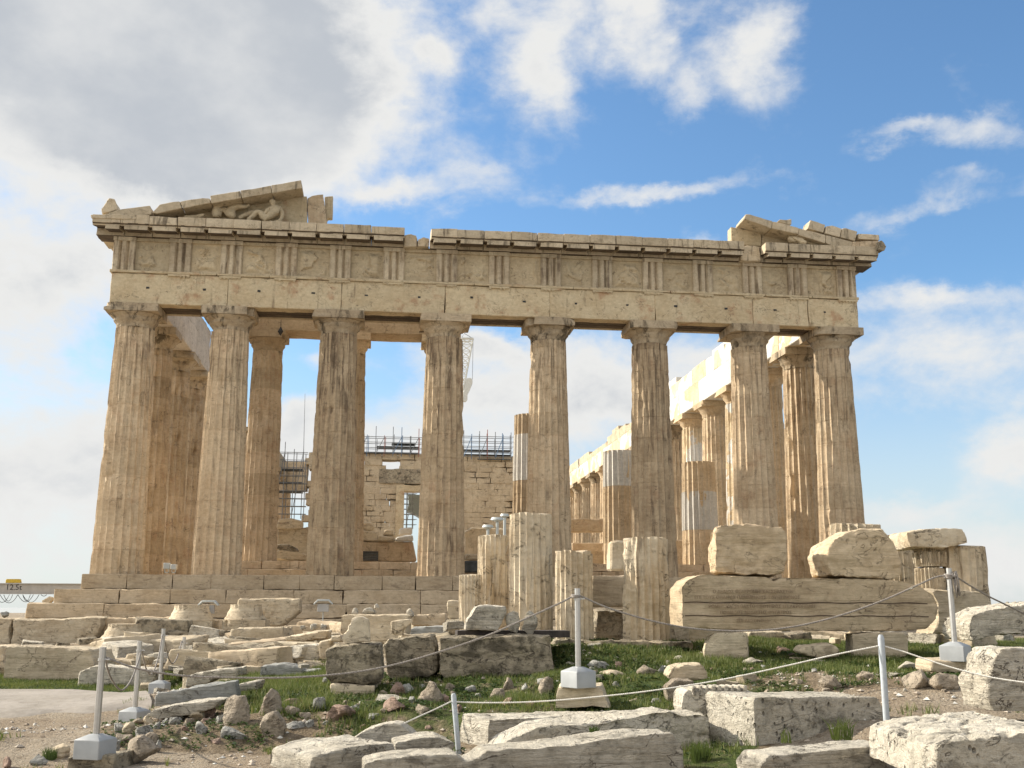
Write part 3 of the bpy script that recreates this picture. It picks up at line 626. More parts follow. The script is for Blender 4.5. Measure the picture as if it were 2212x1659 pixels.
# ---------------------------------------------------------------- stepped platform
def step(z1, z0, xe, y0, yback, lens, seed, name='platform_step', am=.03):
    mb = MB(); x = -xe; r = random.Random(seed)
    while x < xe-.1:
        L = min(r.uniform(*lens), xe-x); L = xe-x if xe-x-L < .6 else L
        e = r.uniform(0, .02); dz = r.uniform(-.012, .004)
        mb.box(x+.005, x+L-.005, y0+e, y0+1.3, z0, z1+dz); x += L
    return mb.build(name, m_step, temple, (0, y0, z0), bevel=.02, sub=.22, amp=am, seed=seed)
step(0, -.545, 15.44, 0, 69.5, (1.25, 2.1), 11)
step(-.552, -1.065, 16.14, -.7, 70, (1.6, 3.), 12, am=.05); step(-1.072, -1.58, 16.84, -1.4, 71, (2.2, 3.9), 13, am=.06); step(-1.59, -2.5, 17.6, -1.75, 71, (1.6, 2.6), 14)
mb = MB(); mb.box(-15.4, 15.4, 1.25, 69.4, -3, -.004); mb.box(-16.1, 16.1, .5, 70.1, -3, -.56); mb.box(-16.8, 16.8, 0, 71, -3, -1.08); mb.box(-17.5, 17.5, -.5, 72, -3, -1.6)
mb.build('platform_core', m_step, temple, (0, 35, -3))
for z1, z0, y0, xe in ((.35, 0.0, 3.9, 11.4), (.70, .352, 4.25, 11.0)):
    mb = MB(); x = -xe; r = random.Random(int(z1*99))
    while x < xe-.1:
        L = min(r.uniform(1.1, 1.8), xe-x); mb.box(x+.006, x+L-.006, y0+r.uniform(0, .03), y0+1.4, z0, z1+r.uniform(-.02, 0)); x += L
    mb.build('inner_step', m_in, temple, (0, y0, z0), bevel=.02, sub=.35, amp=.04, seed=17)
mb = MB(); mb.box(-10.9, 10.9, 5.5, 66, .002, .69); mb.build('inner_floor', m_in, temple, (0, 30, 0))
# ---------------------------------------------------------------- rear cella wall with its doorway (inside the temple)
WY = 57.
def wx(u, v=1000): return pl(u, v, WY)[0]
def wz(v, u=900): return pl(u, v, WY)[2]
r = random.Random(5); mb = MB(); zc = .0; k = 0
xl, xr = wx(668), wx(1120); dl, dr = wx(875), wx(943)
while zc < wz(992):
    h = .5+r.uniform(-.05, .08) if k > 2 else 1.1
    x = xl+r.uniform(-.5, .5)*(1 if k % 2 else .4)
    while x < xr:
        L = r.uniform(.9, 1.7); x1 = min(x+L, xr+1)
        top = zc+h > wz(1015) and r.random() < .16
        a, b = x, x1
        if zc < wz(1045) and zc+h > .5:
            if a < dl < b: b = dl
            elif a < dr < b: a = dr
            elif a >= dl and b <= dr: x = x1; continue
        if b-a > .12 and not top: mb.box(a+.004, b-.004, WY+r.uniform(-.04, .04), WY+1.6, zc, zc+h-.004)
        x = x1
    zc += h; k += 1
mb.build('cella_wall', m_wall, temple, (0, WY, 0), bevel=.012, sub=.45, amp=.10, seed=401, fq=1.2)
mb = MB(); mb.box(wx(820), wx(975), WY-.12, WY+1.4, wz(1046), wz(1014)); mb.build('door_lintel', m_dark, temple, (0, WY, 8), bevel=.05, sub=.3, amp=.08, seed=402)
mb = MB(); mb.box(wx(857), wx(875), WY-.08, WY+1.5, .2, wz(1062)); mb.box(wx(857), wx(960), WY-.02, WY+1.3, wz(1062), wz(1048)); mb.build('door_frame', m_ent, temple, (0, WY, 0), bevel=.02, sub=.5, amp=.04, seed=403)
# low inner walls and rubble close behind the front colonnade
def tblock(name, zone, pts, Y, dep, mat, seed, parent=None, amp=.05): return facet(name, zone, pts, Y, dep, mat, parent or temple, .04, .14, amp, seed)
tblock('low_wall', 'X', [(806, 1172), (1260, 1172), (1290, 1320), (1280, 1330), (806, 1330)], 9.5, .8, m_in, 411, amp=.02)
tblock('low_wall', 'X', [(190, 1075), (430, 1060), (450, 1330), (180, 1330)], 10.5, .8, m_blk, 412)
tblock('low_wall', 'X', [(1665, 1090), (1730, 1060), (2060, 1070), (2060, 1330), (1665, 1330)], 12, .8, m_wall, 413, amp=.10)
tblock('low_wall', 'Y', [(480, 1590), (780, 1590), (760, 1700), (480, 1700)], 9, .7, m_in, 414)
tblock('low_wall', 'F', [(1236, 1172), (1304, 1172), (1304, 1235), (1236, 1235)], 8, .7, m_in, 415)
tblock('low_wall', 'F', [(1440, 1170), (1480, 1165), (1490, 1240), (1440, 1240)], 8.6, .7, m_in, 416)
# loose blocks lying inside the temple
def loose(zone, pts, Y, dep, mat, seed, label, group=None, amp=.05, name='marble_block', cat='stone block'):
    q = [pl(u, v, Y) for u, v in zp(zone, pts)]; mb = MB(); mb.prism([(p[0], p[2]) for p in q], Y, Y+dep)
    o = mb.build(name, mat, None, (sum(p[0] for p in q)/len(q), Y+dep/2, min(p[2] for p in q)), bevel=.05, sub=.12, amp=amp, seed=seed); return tag(o, label, cat, group)
loose('W', [(1582, 1270), (1600, 1190), (1700, 1185), (1790, 1210), (1785, 1270), (1650, 1280)], 10.3, .9, m_blk, 421, 'large buff boulder on the low wall between second and third front columns')
loose('W', [(1560, 1515), (1550, 1450), (1620, 1435), (1740, 1450), (1830, 1470), (1830, 1525)], 8.2, .9, m_blk, 422, 'rounded buff block on the inner step between the second and third front columns')
loose('W', [(1580, 1430), (1585, 1390), (1680, 1390), (1745, 1420), (1765, 1452), (1700, 1462), (1640, 1440)], 8.2, .7, m_dark, 423, 'thin dark slab leaning over the rounded block between the second and third front columns')
loose('X', [(808, 1168), (812, 1105), (830, 1080), (975, 1090), (985, 1168)], 9.4, .7, m_blk, 424, 'squat brown block on the low wall just right of the third front column')
loose('X', [(845, 1080), (855, 1018), (930, 1018), (960, 1060), (940, 1085)], 9.6, .7, m_blk, 425, 'rounded block stacked on the squat brown block right of the third front column')
loose('X', [(975, 1168), (985, 1128), (1110, 1130), (1120, 1168)], 9.3, .6, m_blk, 426, 'flat broken block in the middle of the low wall right of the third front column')
loose('X', [(1020, 1122), (1035, 1075), (1110, 1075), (1112, 1122)], 9.5, .6, m_blk, 427, 'small fluted block lying above the flat broken one right of the third front column')
loose('X', [(1115, 1165), (1130, 1135), (1255, 1118), (1262, 1168)], 9.2, .6, m_new, 428, 'bright white wedge of new marble on the low wall beside the fourth front column')
loose('X', [(1148, 1118), (1152, 1068), (1255, 1058), (1252, 1112)], 11.2, .6, m_new, 429, 'white squared block of new marble behind the wedge beside the fourth column')
loose('X', [(1668, 1315), (1675, 1272), (1790, 1265), (1790, 1315)], 6.4, .8, m_blk, 430, 'buff block resting on a dark crate right of the fourth front column')
loose('X', [(1668, 1416), (1668, 1322), (1780, 1322), (1780, 1416)], 3.0, .6, m_board, 431, 'dark storage crate on the temple floor right of the fourth front column', amp=.0, name='crate', cat='crate')
loose('F', [(1318, 1233), (1319, 1170), (1330, 1167), (1352, 1168), (1352, 1233)], -14.5, .5, m_drum, 432, 'rough pale square block standing on the banded slab left of the notched drum')
mb = MB()
for k in range(6):
    a = pl(*zp('X', [(808, 1250+k*13)])[0], 8.6); b = pl(*zp('X', [(985, 1250+k*13)])[0], 8.6); mb.box(a[0], b[0], 8.6, 9.1, a[2]-.03, a[2]+.02)
tag(mb.build('timber_stack', m_board, None, (pl(790, 1200, 8.6)[0], 8.8, pl(790, 1208, 8.6)[2])), 'dark stack of boards in front of the low wall right of the third front column', 'timber stack')
# ---------------------------------------------------------------- scaffolds on the rear wall
def scaffold(name, u0, u1, vt, vb, Y, nb, rows, label, boards=(), colors=None, dy=1.6):
    a = pl(u0, vt, Y); b = pl(u1, vt, Y); z1 = a[2]; z0 = pl(u0, vb, Y)[2]
    t = thing(name, label, 'scaffold', (a[0], Y, z0)); rr = random.Random(int(u0)); xs = np.linspace(a[0], b[0], nb)
    for i, x in enumerate(xs):
      for xx, yy, e in ((x, Y, rr.uniform(-.2, .9)), (x+.1, Y+dy, rr.uniform(-.2, .6))):
        mb = MB(); mb.tube([(xx, yy, z0), (xx, yy, z1+e)], .036)
        mb.build('standard', (m_scaf, m_blue, m_scaf, m_redp)[i % 4] if colors else m_scaf, t, (x, Y, z0))
    for k in range(rows):
        z = z0+(z1-z0)*(k+.6)/rows; MB().tube([(xs[0]-.4, Y-.07, z), (xs[-1]+.4, Y-.07, z)], .03).build('ledger', m_scaf, t, (xs[0], Y, z)); MB().tube([(xs[0]-.3, Y+dy, z+.1), (xs[-1]+.3, Y+dy, z+.1)], .03).build('ledger', m_scaf, t, (xs[0], Y, z))
    for i in range(0, nb-1, 2):
        mb = MB(); mb.tube([(xs[i], Y-.12, z0+.2), (xs[i+1], Y-.12, z1-.2)], .035); mb.build('brace', m_blue if colors and i % 4 == 0 else m_scaf, t, (xs[i], Y, z0))
    for (bv, ba, bb) in boards:
        z = pl(u0, bv, Y)[2]; mb = MB(); mb.box(xs[0]+(xs[-1]-xs[0])*ba, xs[0]+(xs[-1]-xs[0])*bb, Y+.1, Y+dy-.1, z-.06, z); mb.build('platform_board', m_board, t, (xs[0], Y, z))
    return t
scaffold('scaffold', 775, 905, 938, 985, WY-.4, 8, 4, 'dark steel scaffold along the top of the rear wall between the third and fourth columns', [(975, 0, 1), (962, .3, 1), (955, .55, .95)], True)
scaffold('scaffold', 1002, 1104, 938, 992, WY-.4, 7, 5, 'steel scaffold with blue frames on the rear wall right of the fourth column', [(970, 0, 1), (980, 0, 1), (990, .3, 1)], True)
scaffold('scaffold', 596, 656, 970, 1120, WY-6, 4, 9, 'tall scaffold tower between the second and third front columns', [(1012, 0, 1), (1040, 0, 1), (1060, 0, 1)])
mb = MB(); mb.box(wx(592), wx(664), WY+.5, WY+2, wz(1062), wz(1000)); mb.box(wx(597), wx(612), WY-5, WY-4, wz(1000)+.6, wz(984)+.3)
tag(mb.build('marble_lintel', m_wall, None, (wx(630), WY, 0), bevel=.03, sub=.5, amp=.05), 'marble lintel course in shade behind the scaffold tower', 'lintel')
mb = MB(); mb.box(wx(592), wx(600), WY-.5, WY+2, 0, wz(1000)); tag(mb.build('door_pier', m_wall, None, (wx(596), WY, 0), bevel=.03, sub=.5, amp=.1), 'narrow ruined pier at the left of the scaffold tower, beside the second column', 'pier')
a = pl(*zp('X', [(1215, 1000)])[0], WY+4); b = pl(*zp('X', [(1290, 800)])[0], WY+4); mb = MB(); mb.prism([(a[0], b[2]), (a[0]+.1, a[2]+1.6), (a[0]-.1, a[2]+.9), (b[0], a[2]+.5), (b[0]+.8, a[2]), (b[0]+.8, b[2])], WY+4, WY+6)
tag(mb.build('site_container', mat_plain('grey_green_paint', (.22, .25, .24), .5), None, (a[0], WY+5, a[2]), bevel=.03), 'grey-green machine cabin seen through the doorway of the rear wall', 'cabin')
scaffold('scaffold', 879, 892, 1062, 1140, WY+2.5, 2, 7, 'narrow scaffold bay visible through the doorway of the rear wall')
# thin mast
a = pl(655, 1010, WY-2); b = pl(659, 850, WY-2)
mb = MB(); mb.tube([a, b], .035, 6, .5); tag(mb.build('lightning_mast', m_scaf, None, a), 'thin vertical mast rising into the sky left of the third front column', 'mast')
# crane head seen right of the fourth column
CY = 62.
def cp(zx, zy): q = zp('K', [(zx, zy)])[0]; return pl(q[0], q[1], CY)
t = thing('crane', 'cream lattice crane jib with hanging hook block right of the fourth front column', 'crane', cp(1050, 1560))
lo1, lo2, hi1, hi2 = cp(1040, 1470), cp(1058, 1470), cp(1040, 1072), cp(1132, 1072)
mb = MB(); mb.tube([lo1, hi1], .07); mb.tube([lo2, hi2], .09); mb.tube([hi1, hi2], .12); mb.tube([hi1+[0, 1.2, 0], hi2+[0, 1.2, 0]], .07); mb.tube([lo1+[0, 1, 0], hi1+[0, 1.2, 0]], .06); mb.tube([lo2+[0, 1, 0], hi2+[0, 1.2, 0]], .06)
for k in range(8):
    f0, f1 = k/8, (k+1)/8; a0, a1 = lo1+(hi1-lo1)*f0, lo1+(hi1-lo1)*f1; b0, b1 = lo2+(hi2-lo2)*f0, lo2+(hi2-lo2)*f1
    mb.tube([a0, b1], .045); mb.tube([b0, a1], .045); mb.tube([a0, b0], .04); mb.tube([b0, b1+[0, 1.1, 0]], .04)
mb.build('jib', m_crane, t, lo1)
mb = MB(); mb.tube([hi2, cp(1126, 1395)], .025); mb.tube([hi1, cp(1060, 1030), hi2], .03); mb.build('cable', m_scaf, t, hi2)
facetp = [(1072, 1400), (1085, 1388), (1110, 1386), (1126, 1400), (1126, 1430), (1106, 1480), (1086, 1520), (1086, 1560), (1070, 1575), (1052, 1570), (1052, 1500), (1070, 1450)]
q = [cp(a, b) for a, b in facetp]; mb = MB(); mb.prism([(p[0], p[2]) for p in q], CY-.2, CY+.2); mb.build('hook_block', m_crane, t, q[8], bevel=.03)
# gantry crane beam on the left
GY = 12.; a = pl(-60, 1272, GY); b = pl(176, 1272, GY); z0, z1 = pl(60, 1283.5, GY)[2], pl(60, 1260, GY)[2]
t = thing('gantry_crane', 'grey gantry beam with yellow box and looped cables left of the temple steps', 'crane beam', (a[0], GY, z0))
mb = MB(); mb.box(a[0], b[0], GY-.03, GY+.03, z0+.03, z1-.03); mb.box(a[0], b[0], GY-.13, GY+.13, z1-.03, z1); mb.box(a[0], b[0], GY-.13, GY+.13, z0, z0+.03); mb.build('beam', m_gbeam, t, (a[0], GY, z0))
q = [pl(u, v, GY) for u, v in zp('L', [(50, 194), (55, 163), (160, 163), (166, 194)])]; mb = MB(); mb.prism([(p[0], p[2]) for p in q], GY-.15, GY+.15); mb.build('lamp_box', m_yel, t, q[0], bevel=.02)
mb = MB()
for (x0, x1, dp) in ((-40, 75, 62), (0, 142, 66), (30, 100, 52), (142, 265, 58), (180, 310, 62), (180, 240, 50), (325, 370, 12)):
    pts = []
    for i in range(9):
        f_ = i/8; uu, vv = zp('L', [(x0+(x1-x0)*f_, 286+dp*4*f_*(1-f_))])[0]; p = pl(uu, vv, GY); pts.append(p)
    mb.tube(pts, .014, 5)
mb.build('cable_loop', m_blk2, t, (a[0], GY, z0))
def text(name, s, size, origin, xdir, zdir, mat, parent, depth=.004):
    c = bpy.data.curves.new(name, 'FONT'); c.body = s; c.size = size; c.extrude = depth; c.resolution_u = 2
    o = bpy.data.objects.new(name, c); COL.objects.link(o); bpy.context.view_layer.update()
    me = bpy.data.meshes.new_from_object(o.evaluated_get(bpy.context.evaluated_depsgraph_get())); bpy.data.objects.remove(o)
    x = Vector(xdir).normalized(); z = Vector(zdir).normalized(); n = x.cross(z)
    me.transform(Matrix([[x[i], z[i], n[i]] for i in range(3)]).to_4x4()); me.materials.clear(); me.materials.append(mat)
    k = bpy.data.objects.new(name, me); COL.objects.link(k); k.location = Vector(origin)
    if parent: k.parent = parent; k.location = Vector(origin)-wloc(parent)
    return k
p = pl(*zp('L', [(42, 248)])[0], GY-.036); text('load_marking', '12.5t', .36, (p[0], GY-.036, p[2]), (1, 0, 0), (0, 0, 1), m_blk2, t)
# ---------------------------------------------------------------- stones of the foreground and middle ground
DG = None
def remesh(mb, vox, amp, seed, fq=2.5, fine=.35, post=None, sm=0):
    me = bpy.data.meshes.new('tmp'); me.from_pydata([tuple(v) for v in mb.V], [], mb.F); o = bpy.data.objects.new('tmp', me); COL.objects.link(o)
    m = o.modifiers.new('r', 'REMESH'); m.mode = 'VOXEL'; m.voxel_size = vox
    dg = bpy.context.evaluated_depsgraph_get(); e = o.evaluated_get(dg); m2 = bpy.data.meshes.new_from_object(e)
    n = len(m2.vertices); co = np.empty(n*3); m2.vertices.foreach_get('co', co); co = co.reshape(-1, 3); nr = np.empty(n*3); m2.vertex_normals.foreach_get('vector', nr); nr = nr.reshape(-1, 3)
    bpy.data.objects.remove(o); bpy.data.meshes.remove(me)
    nn = fbm(co*fq, 4, seed)*amp+fbm(co*fq*4.3, 3, seed+3)*amp*fine
    nn += np.minimum(0, fbm(co*fq*.8+30, 3, seed+7)+.10)*amp*2.6                  # broken hollows
    nn -= np.maximum(0, .22-np.abs(fbm(co*fq*1.1+seed*1.7, 3, seed+11)))*amp*2.4
    nn -= np.maximum(0, .16-np.abs(fbm(co*fq*3.1+seed, 2, seed+13)))*amp*1.8
    nn += fbm(co*np.array([[1.2, 1.2, 13]])+seed, 3, seed+5)*amp*.55                # bedding
    co = co+nr*nn[:, None]
    if post is not None: co = post(co, nr)
    m2.vertices.foreach_set('co', co.ravel()); m2.update(); return m2
def put(me, name, mat, origin, parent=None):
    o_ = np.asarray(origin, float); me.transform(Matrix.Translation(Vector(-o_))); me.materials.clear(); me.materials.append(mat); me.name = name
    me.polygons.foreach_set('use_smooth', [True]*len(me.polygons)); me.set_sharp_from_angle(angle=R(40))
    o = bpy.data.objects.new(name, me); COL.objects.link(o); o.location = Vector(o_)
    if parent is not None: o.parent = parent; o.location = Vector(o_)-wloc(parent)
    return o
SC = [0]
def stone(zone, pts, dL, dR, W, mat, label, vox=.03, amp=.018, name='marble_block', cat='stone block', group=None, post=None, fq=2.5, taper=0., sink=0.):
    """outline seen from the front, set on a vertical plane running from depth dL to dR, given its real thickness W"""
    SC[0] += 1; q = zp(zone, pts); us = [a for a, b in q]; uL, uR = min(us), max(us); vm = sum(b for a, b in q)/len(q)
    A = at(uL, vm, dL); B = at(uR, vm, dR); n = np.array([-(B-A)[1], (B-A)[0], 0]); n /= np.linalg.norm(n)
    F_ = []
    for (u, v) in q: r_ = ray(u, v); F_.append(CAM+r_*((A-CAM)@n)/(r_@n))
    F_ = np.array(F_); c = F_.mean(0); k = len(F_)
    if sink: F_[:, 2] -= sink*(F_[:, 2] < F_[:, 2].min()+.25*(np.ptp(F_[:, 2])))
    e = (B-A)/np.linalg.norm(B-A); s = F_@e; ar = sum(s[i]*F_[(i+1) % k, 2]-s[(i+1) % k]*F_[i, 2] for i in range(k))
    if ar < 0: F_ = F_[::-1]
    Bk = F_+n*W
    if taper: Bk = Bk+(F_.mean(0)+n*W-Bk)*taper*np.array([1, 1, .0])
    mb = MB(); mb.add(np.vstack([F_, Bk]), [tuple(range(k)), tuple(range(2*k-1, k-1, -1))]+[(i, i+k, (i+1) % k+k, (i+1) % k) for i in range(k)])
    size = max(np.ptp(F_[:, 0]), W); vx = max(vox*.8, size/150)
    pf = (lambda co, nr: post(co, nr, A, e, n)) if post else None
    me = remesh(mb, vx, amp, SC[0]*7, fq, post=pf); g = F_.mean(0)+n*W/2; g[2] = F_[:, 2].min()
    o = put(me, name, mat, g); tag(o, label, cat, group); return o, A, e, n
S = stone
def gs(d): return max(.022, d*.0024)
def st(zone, pts, d, W, mat, label, amp=.02, yaw=0., **k):
    q = zp(zone, pts); w_ = (max(a for a, b in q)-min(a for a, b in q))/FP*d; dd = math.tan(R(yaw))*w_/2
    return stone(zone, pts, d-dd, d+dd, W, mat, label, vox=gs(d), amp=amp*max(1, d/14), fq=2.5 if d < 20 else 1.4, **k)
# far left foundation blocks
st('L', [(100, 478), (805, 462), (800, 530), (720, 720), (80, 700)], 36.4, 1.6, m_blk, 'long buff foundation block with a diagonal crack below the left end of the temple steps')
st('L', [(-140, 465), (108, 470), (74, 560), (80, 700), (-140, 700)], 36.4, 1.6, m_blk, 'buff foundation block at the left edge of the photo, beside the long cracked one')
st('L', [(812, 462), (1310, 462), (1310, 700), (770, 710)], 36.8, 1.4, m_step, 'shaded foundation block between the long cracked one and the capitals')
st('L', [(40, 690), (700, 715), (745, 830), (735, 1000), (20, 1000)], 20, .9, m_blk, 'large smooth buff block lying on the grass at far left', yaw=-8, sink=.1)
st('L', [(620, 900), (745, 845), (1000, 862), (1240, 880), (1210, 980), (600, 1000)], 19.2, .8, m_fg, 'low pale slab sloping down right of the large smooth buff block', yaw=5, sink=.1)
st('L', [(-140, 700), (30, 690), (30, 900), (-140, 900)], 23, .9, m_blk, 'block stack at the far left edge behind the large smooth buff block')
st('L', [(1310, 572), (1560, 575), (1800, 568), (1790, 720), (1340, 770)], 33.6, 1.2, m_dark, 'dark mossy limestone course under the two upper capitals')
st('L', [(700, 700), (1330, 690), (1330, 830), (700, 820)], 32, 1., m_dark, 'dark mossy limestone footing under the lower capital')
st('L', [(1812, 556), (2245, 540), (2250, 650), (2060, 662), (2050, 745), (1800, 742), (1798, 650)], 29, 1.4, m_blk, 'slanted buff block with a hollow underside right of the capitals')
st('L', [(1872, 312), (2372, 320), (2368, 420), (2250, 540), (2090, 545), (2080, 430), (1872, 400)], 37, .6, m_blk, 'tall buff slab leaning on the steps right of the upper capitals')
for i, (p, d, lab) in enumerate([([(1360, 740), (1370, 665), (1450, 655), (1540, 658), (1572, 700), (1500, 760)], 27, 'small pale boulder just left of the thin fence posts'), ([(1568, 695), (1580, 656), (1660, 668), (1655, 698)], 28, 'tiny pale block on the dark footing above the slab pile'),
        ([(1650, 775), (1690, 755), (1830, 740), (1870, 790), (1885, 850), (1700, 880), (1665, 840)], 19.5, 'squarish buff block with a dark left side right of the thin fence posts'), ([(1385, 765), (1650, 760), (1672, 850), (1530, 892), (1390, 885)], 21, 'pale block with a sloping underside behind the thin fence posts'),
        ([(1440, 745), (1500, 712), (1720, 700), (1735, 735), (1600, 755)], 22, 'thin pale slab lying across the blocks behind the fence posts'), ([(970, 815), (1000, 752), (1070, 742), (1085, 812)], 23, 'small upright pale stone left of the second fence post'),
        ([(855, 862), (865, 812), (940, 800), (1080, 838), (1085, 865)], 22, 'low pale stone at the end of the buff block near the second fence post'), ([(1148, 795), (1160, 756), (1255, 750), (1310, 790), (1200, 802)], 22, 'flat pale stone between the second and third fence posts'),
        ([(1455, 1030), (1470, 925), (1640, 892), (1890, 862), (1885, 935), (1700, 950), (1600, 1010)], 15.6, 'rough brown boulder right of the third fence post'), ([(1880, 852), (2062, 852), (2065, 925), (1895, 912)], 18.5, 'pale moulded block left of the blue-grey stone'),
        ([(1880, 848), (1885, 815), (2000, 806), (2125, 798), (2130, 815), (2060, 850)], 19, 'rounded pale moulding lying on the moulded block'), ([(1170, 850), (1180, 800), (1300, 790), (1330, 850)], 24, 'small buff stone behind the second fence post')]):
    st('L', p, d, .55, (m_fg, m_blk, m_blk, m_fg)[i % 4], lab, amp=.02)
st('M', [(48, 850), (120, 832), (250, 824), (382, 876), (372, 935), (48, 930)], 17.2, .6, m_grey, 'dark blue-grey marble block in front of the moulding pile')
st('L', [(1216, 1180), (1228, 1080), (1260, 1058), (1400, 1040), (1640, 1000), (1868, 966), (1884, 1102), (1560, 1140)], 13.3, .34, m_grey, 'long grey veined slab tilted above the rubble right of the fence posts', yaw=6)
st('L', [(1878, 990), (2052, 966), (2035, 1045), (1890, 1060)], 14, .4, m_fg, 'white marble chunk on the grass right of the long grey slab')
st('L', [(1140, 1245), (1225, 1185), (1400, 1150), (1745, 1120), (1700, 1180), (1500, 1240), (1250, 1290)], 12.6, .5, m_fg, 'flat white slab lying in front of the long grey slab')
# middle
def dkpost(co, nr, A, e, n): return co
st('M', [(556, 725), (625, 680), (800, 668), (1003, 672), (1012, 980), (870, 1005), (600, 1000), (572, 940)], 13.8, .75, m_dark, 'dark lichened square block carrying a broken capital', amp=.035, yaw=4)
st('M', [(600, 995), (780, 1000), (956, 1008), (955, 1070), (830, 1092), (606, 1062)], 13.75, .7, m_blk, 'flat stone layer under the dark lichened square block')
st('M', [(618, 1068), (850, 1085), (842, 1140), (622, 1135)], 13.7, .6, m_blk, 'lowest stone footing of the dark lichened square block')
st('M', [(1020, 690), (1062, 632), (1240, 612), (1402, 608), (1442, 700), (1452, 900), (1350, 962), (1085, 978), (1030, 900)], 14.6, .8, m_dark, 'rounded dark limestone block between the square block and the long block', amp=.035)
st('M', [(1466, 628), (1700, 612), (2150, 602), (2362, 600), (2374, 640), (2378, 920), (2330, 940), (1500, 952), (1462, 900)], 14.5, .8, m_dark, 'long dark weathered block in the centre with a beam across its top', amp=.03, yaw=2)
mb = MB(); a = at(*zp('M', [(1612, 590)])[0], 14.9); b = at(*zp('M', [(2500, 588)])[0], 15.1); mb.box(a[0], b[0], a[1], a[1]+.5, a[2]-.06, a[2]+.03)
tag(mb.build('timber_beam', m_wood, None, (a[0], a[1], a[2])), 'dark flat beam lying on the long weathered block under the drums', 'beam')
st('M', [(715, 672), (690, 640), (700, 600), (750, 562), (738, 530), (772, 524), (768, 476), (800, 458), (850, 455), (908, 480), (916, 524), (925, 600), (932, 665)], 13.9, .34, m_drum, 'broken marble base standing on the dark square block', amp=.012, name='broken_pedestal', cat='column fragment', taper=.25)
st('M', [(1088, 600), (1078, 502), (1130, 490), (1260, 480), (1240, 520), (1175, 570), (1180, 620)], 15.1, .35, m_drum, 'round marble stump behind the rounded dark block', name='column_stump', cat='column fragment', amp=.012, taper=.3)
st('M', [(1668, 575), (1680, 500), (1760, 372), (1800, 360), (2000, 364), (2002, 430), (1955, 530), (1935, 578)], 14.8, .5, m_fg, 'angular white block on the beam in front of the tallest drum', amp=.02, yaw=6)
st('M', [(690, 665), (675, 455), (700, 445), (1180, 442), (1232, 446), (1220, 470), (1212, 660)], 24, .9, m_blk, 'plain altar-like buff block with a thin top moulding in front of the steps')
st('M', [(1232, 540), (1262, 446), (1515, 432), (1518, 540)], 25, .9, m_step, 'long buff step block right of the altar-like block'); st('M', [(1222, 660), (1240, 545), (1530, 536), (1545, 660)], 23, .9, m_grey, 'grey marble step block in front of the long buff step block')
st('M', [(1532, 470), (1525, 335), (1560, 322), (1640, 332), (1640, 478), (1560, 486)], 22, .7, m_blk, 'upright squarish stone left of the short front drum'); st('M', [(1530, 610), (1510, 495), (1640, 482), (1640, 610)], 21.5, .8, m_dark, 'dark footing stone under the upright squarish stone')
st('M', [(110, 830), (118, 770), (108, 738), (290, 692), (500, 675), (534, 742), (520, 822)], 21, .7, m_fg, 'pale moulded cornice piece with stepped profile above the blue-grey block', amp=.012, name='moulding_fragment')
st('M', [(240, 662), (226, 612), (340, 600), (470, 575), (592, 565), (580, 640), (400, 668)], 25, .7, m_blk, 'long rough buff slab above the moulded cornice piece')
st('M', [(512, 800), (510, 660), (600, 640), (606, 800)], 20.6, .6, m_blk, 'upright buff block left of the dark square block'); st('M', [(600, 665), (602, 620), (690, 605), (692, 668)], 20.5, .5, m_blk, 'small dark-edged block behind the dark square block')
st('M', [(284, 950), (285, 900), (330, 884), (512, 876), (512, 950)], 17.3, .4, m_grey, 'flat blue-grey slab beside the dark square block'); st('M', [(0, 850), (0, 815), (110, 800), (120, 850)], 19.5, .5, m_fg, 'thin white slab end left of the blue-grey block')
st('M', [(0, 690), (0, 655), (230, 650), (240, 740), (0, 750)], 28, .8, m_dark, 'dark shaded footing below the slanted buff block')
for k in range(9):
    u0 = 310+k*42; st('M', [(u0, 575), (u0+4, 530-rng.uniform(0, 15)), (u0+36, 518+rng.uniform(-8, 8)), (u0+44, 575)], 32+rng.uniform(-1, 1), .6, m_fg if k % 2 else m_blk, 'small pale stone in the row below the steps', group='small pale stones in a row below the steps', name='small_stone', cat='stone')
for (a, b, w_, h_) in ((765, 445, 60, 62), (845, 443, 120, 60), (1195, 468, 70, 80), (940, 400, 40, 50)):
    st('M', [(a, b), (a+w_*.2, b-h_*.8), (a+w_*.6, b-h_), (a+w_, b-h_*.4), (a+w_, b)], 24.3 if a < 1180 else 24.8, .3, m_fg, 'small white fragment lying on top of the altar-like block', group='white fragments on the altar-like block', name='marble_fragment', cat='marble fragment', amp=.01)
# dark terrace wall behind the drums, sill stones, banded slab, pedestal
st('C', [(690, 470), (690, 400), (930, 392), (1480, 420), (1480, 660), (690, 660)], 18.6, .8, m_dark, 'dark layered limestone terrace between the standing drums', amp=.04)
st('C', [(370, 760), (360, 642), (520, 640), (740, 655), (1000, 650), (1480, 660), (1490, 760)], 15.8, .35, m_dark, 'long low mossy sill running under the two front drums', amp=.04)
st('F', [(1279, 1311), (1279, 1243), (1400, 1240), (1400, 1311)], 17.9, .6, m_step, 'banded architrave piece between the short round drum and the notched drum', amp=.01)
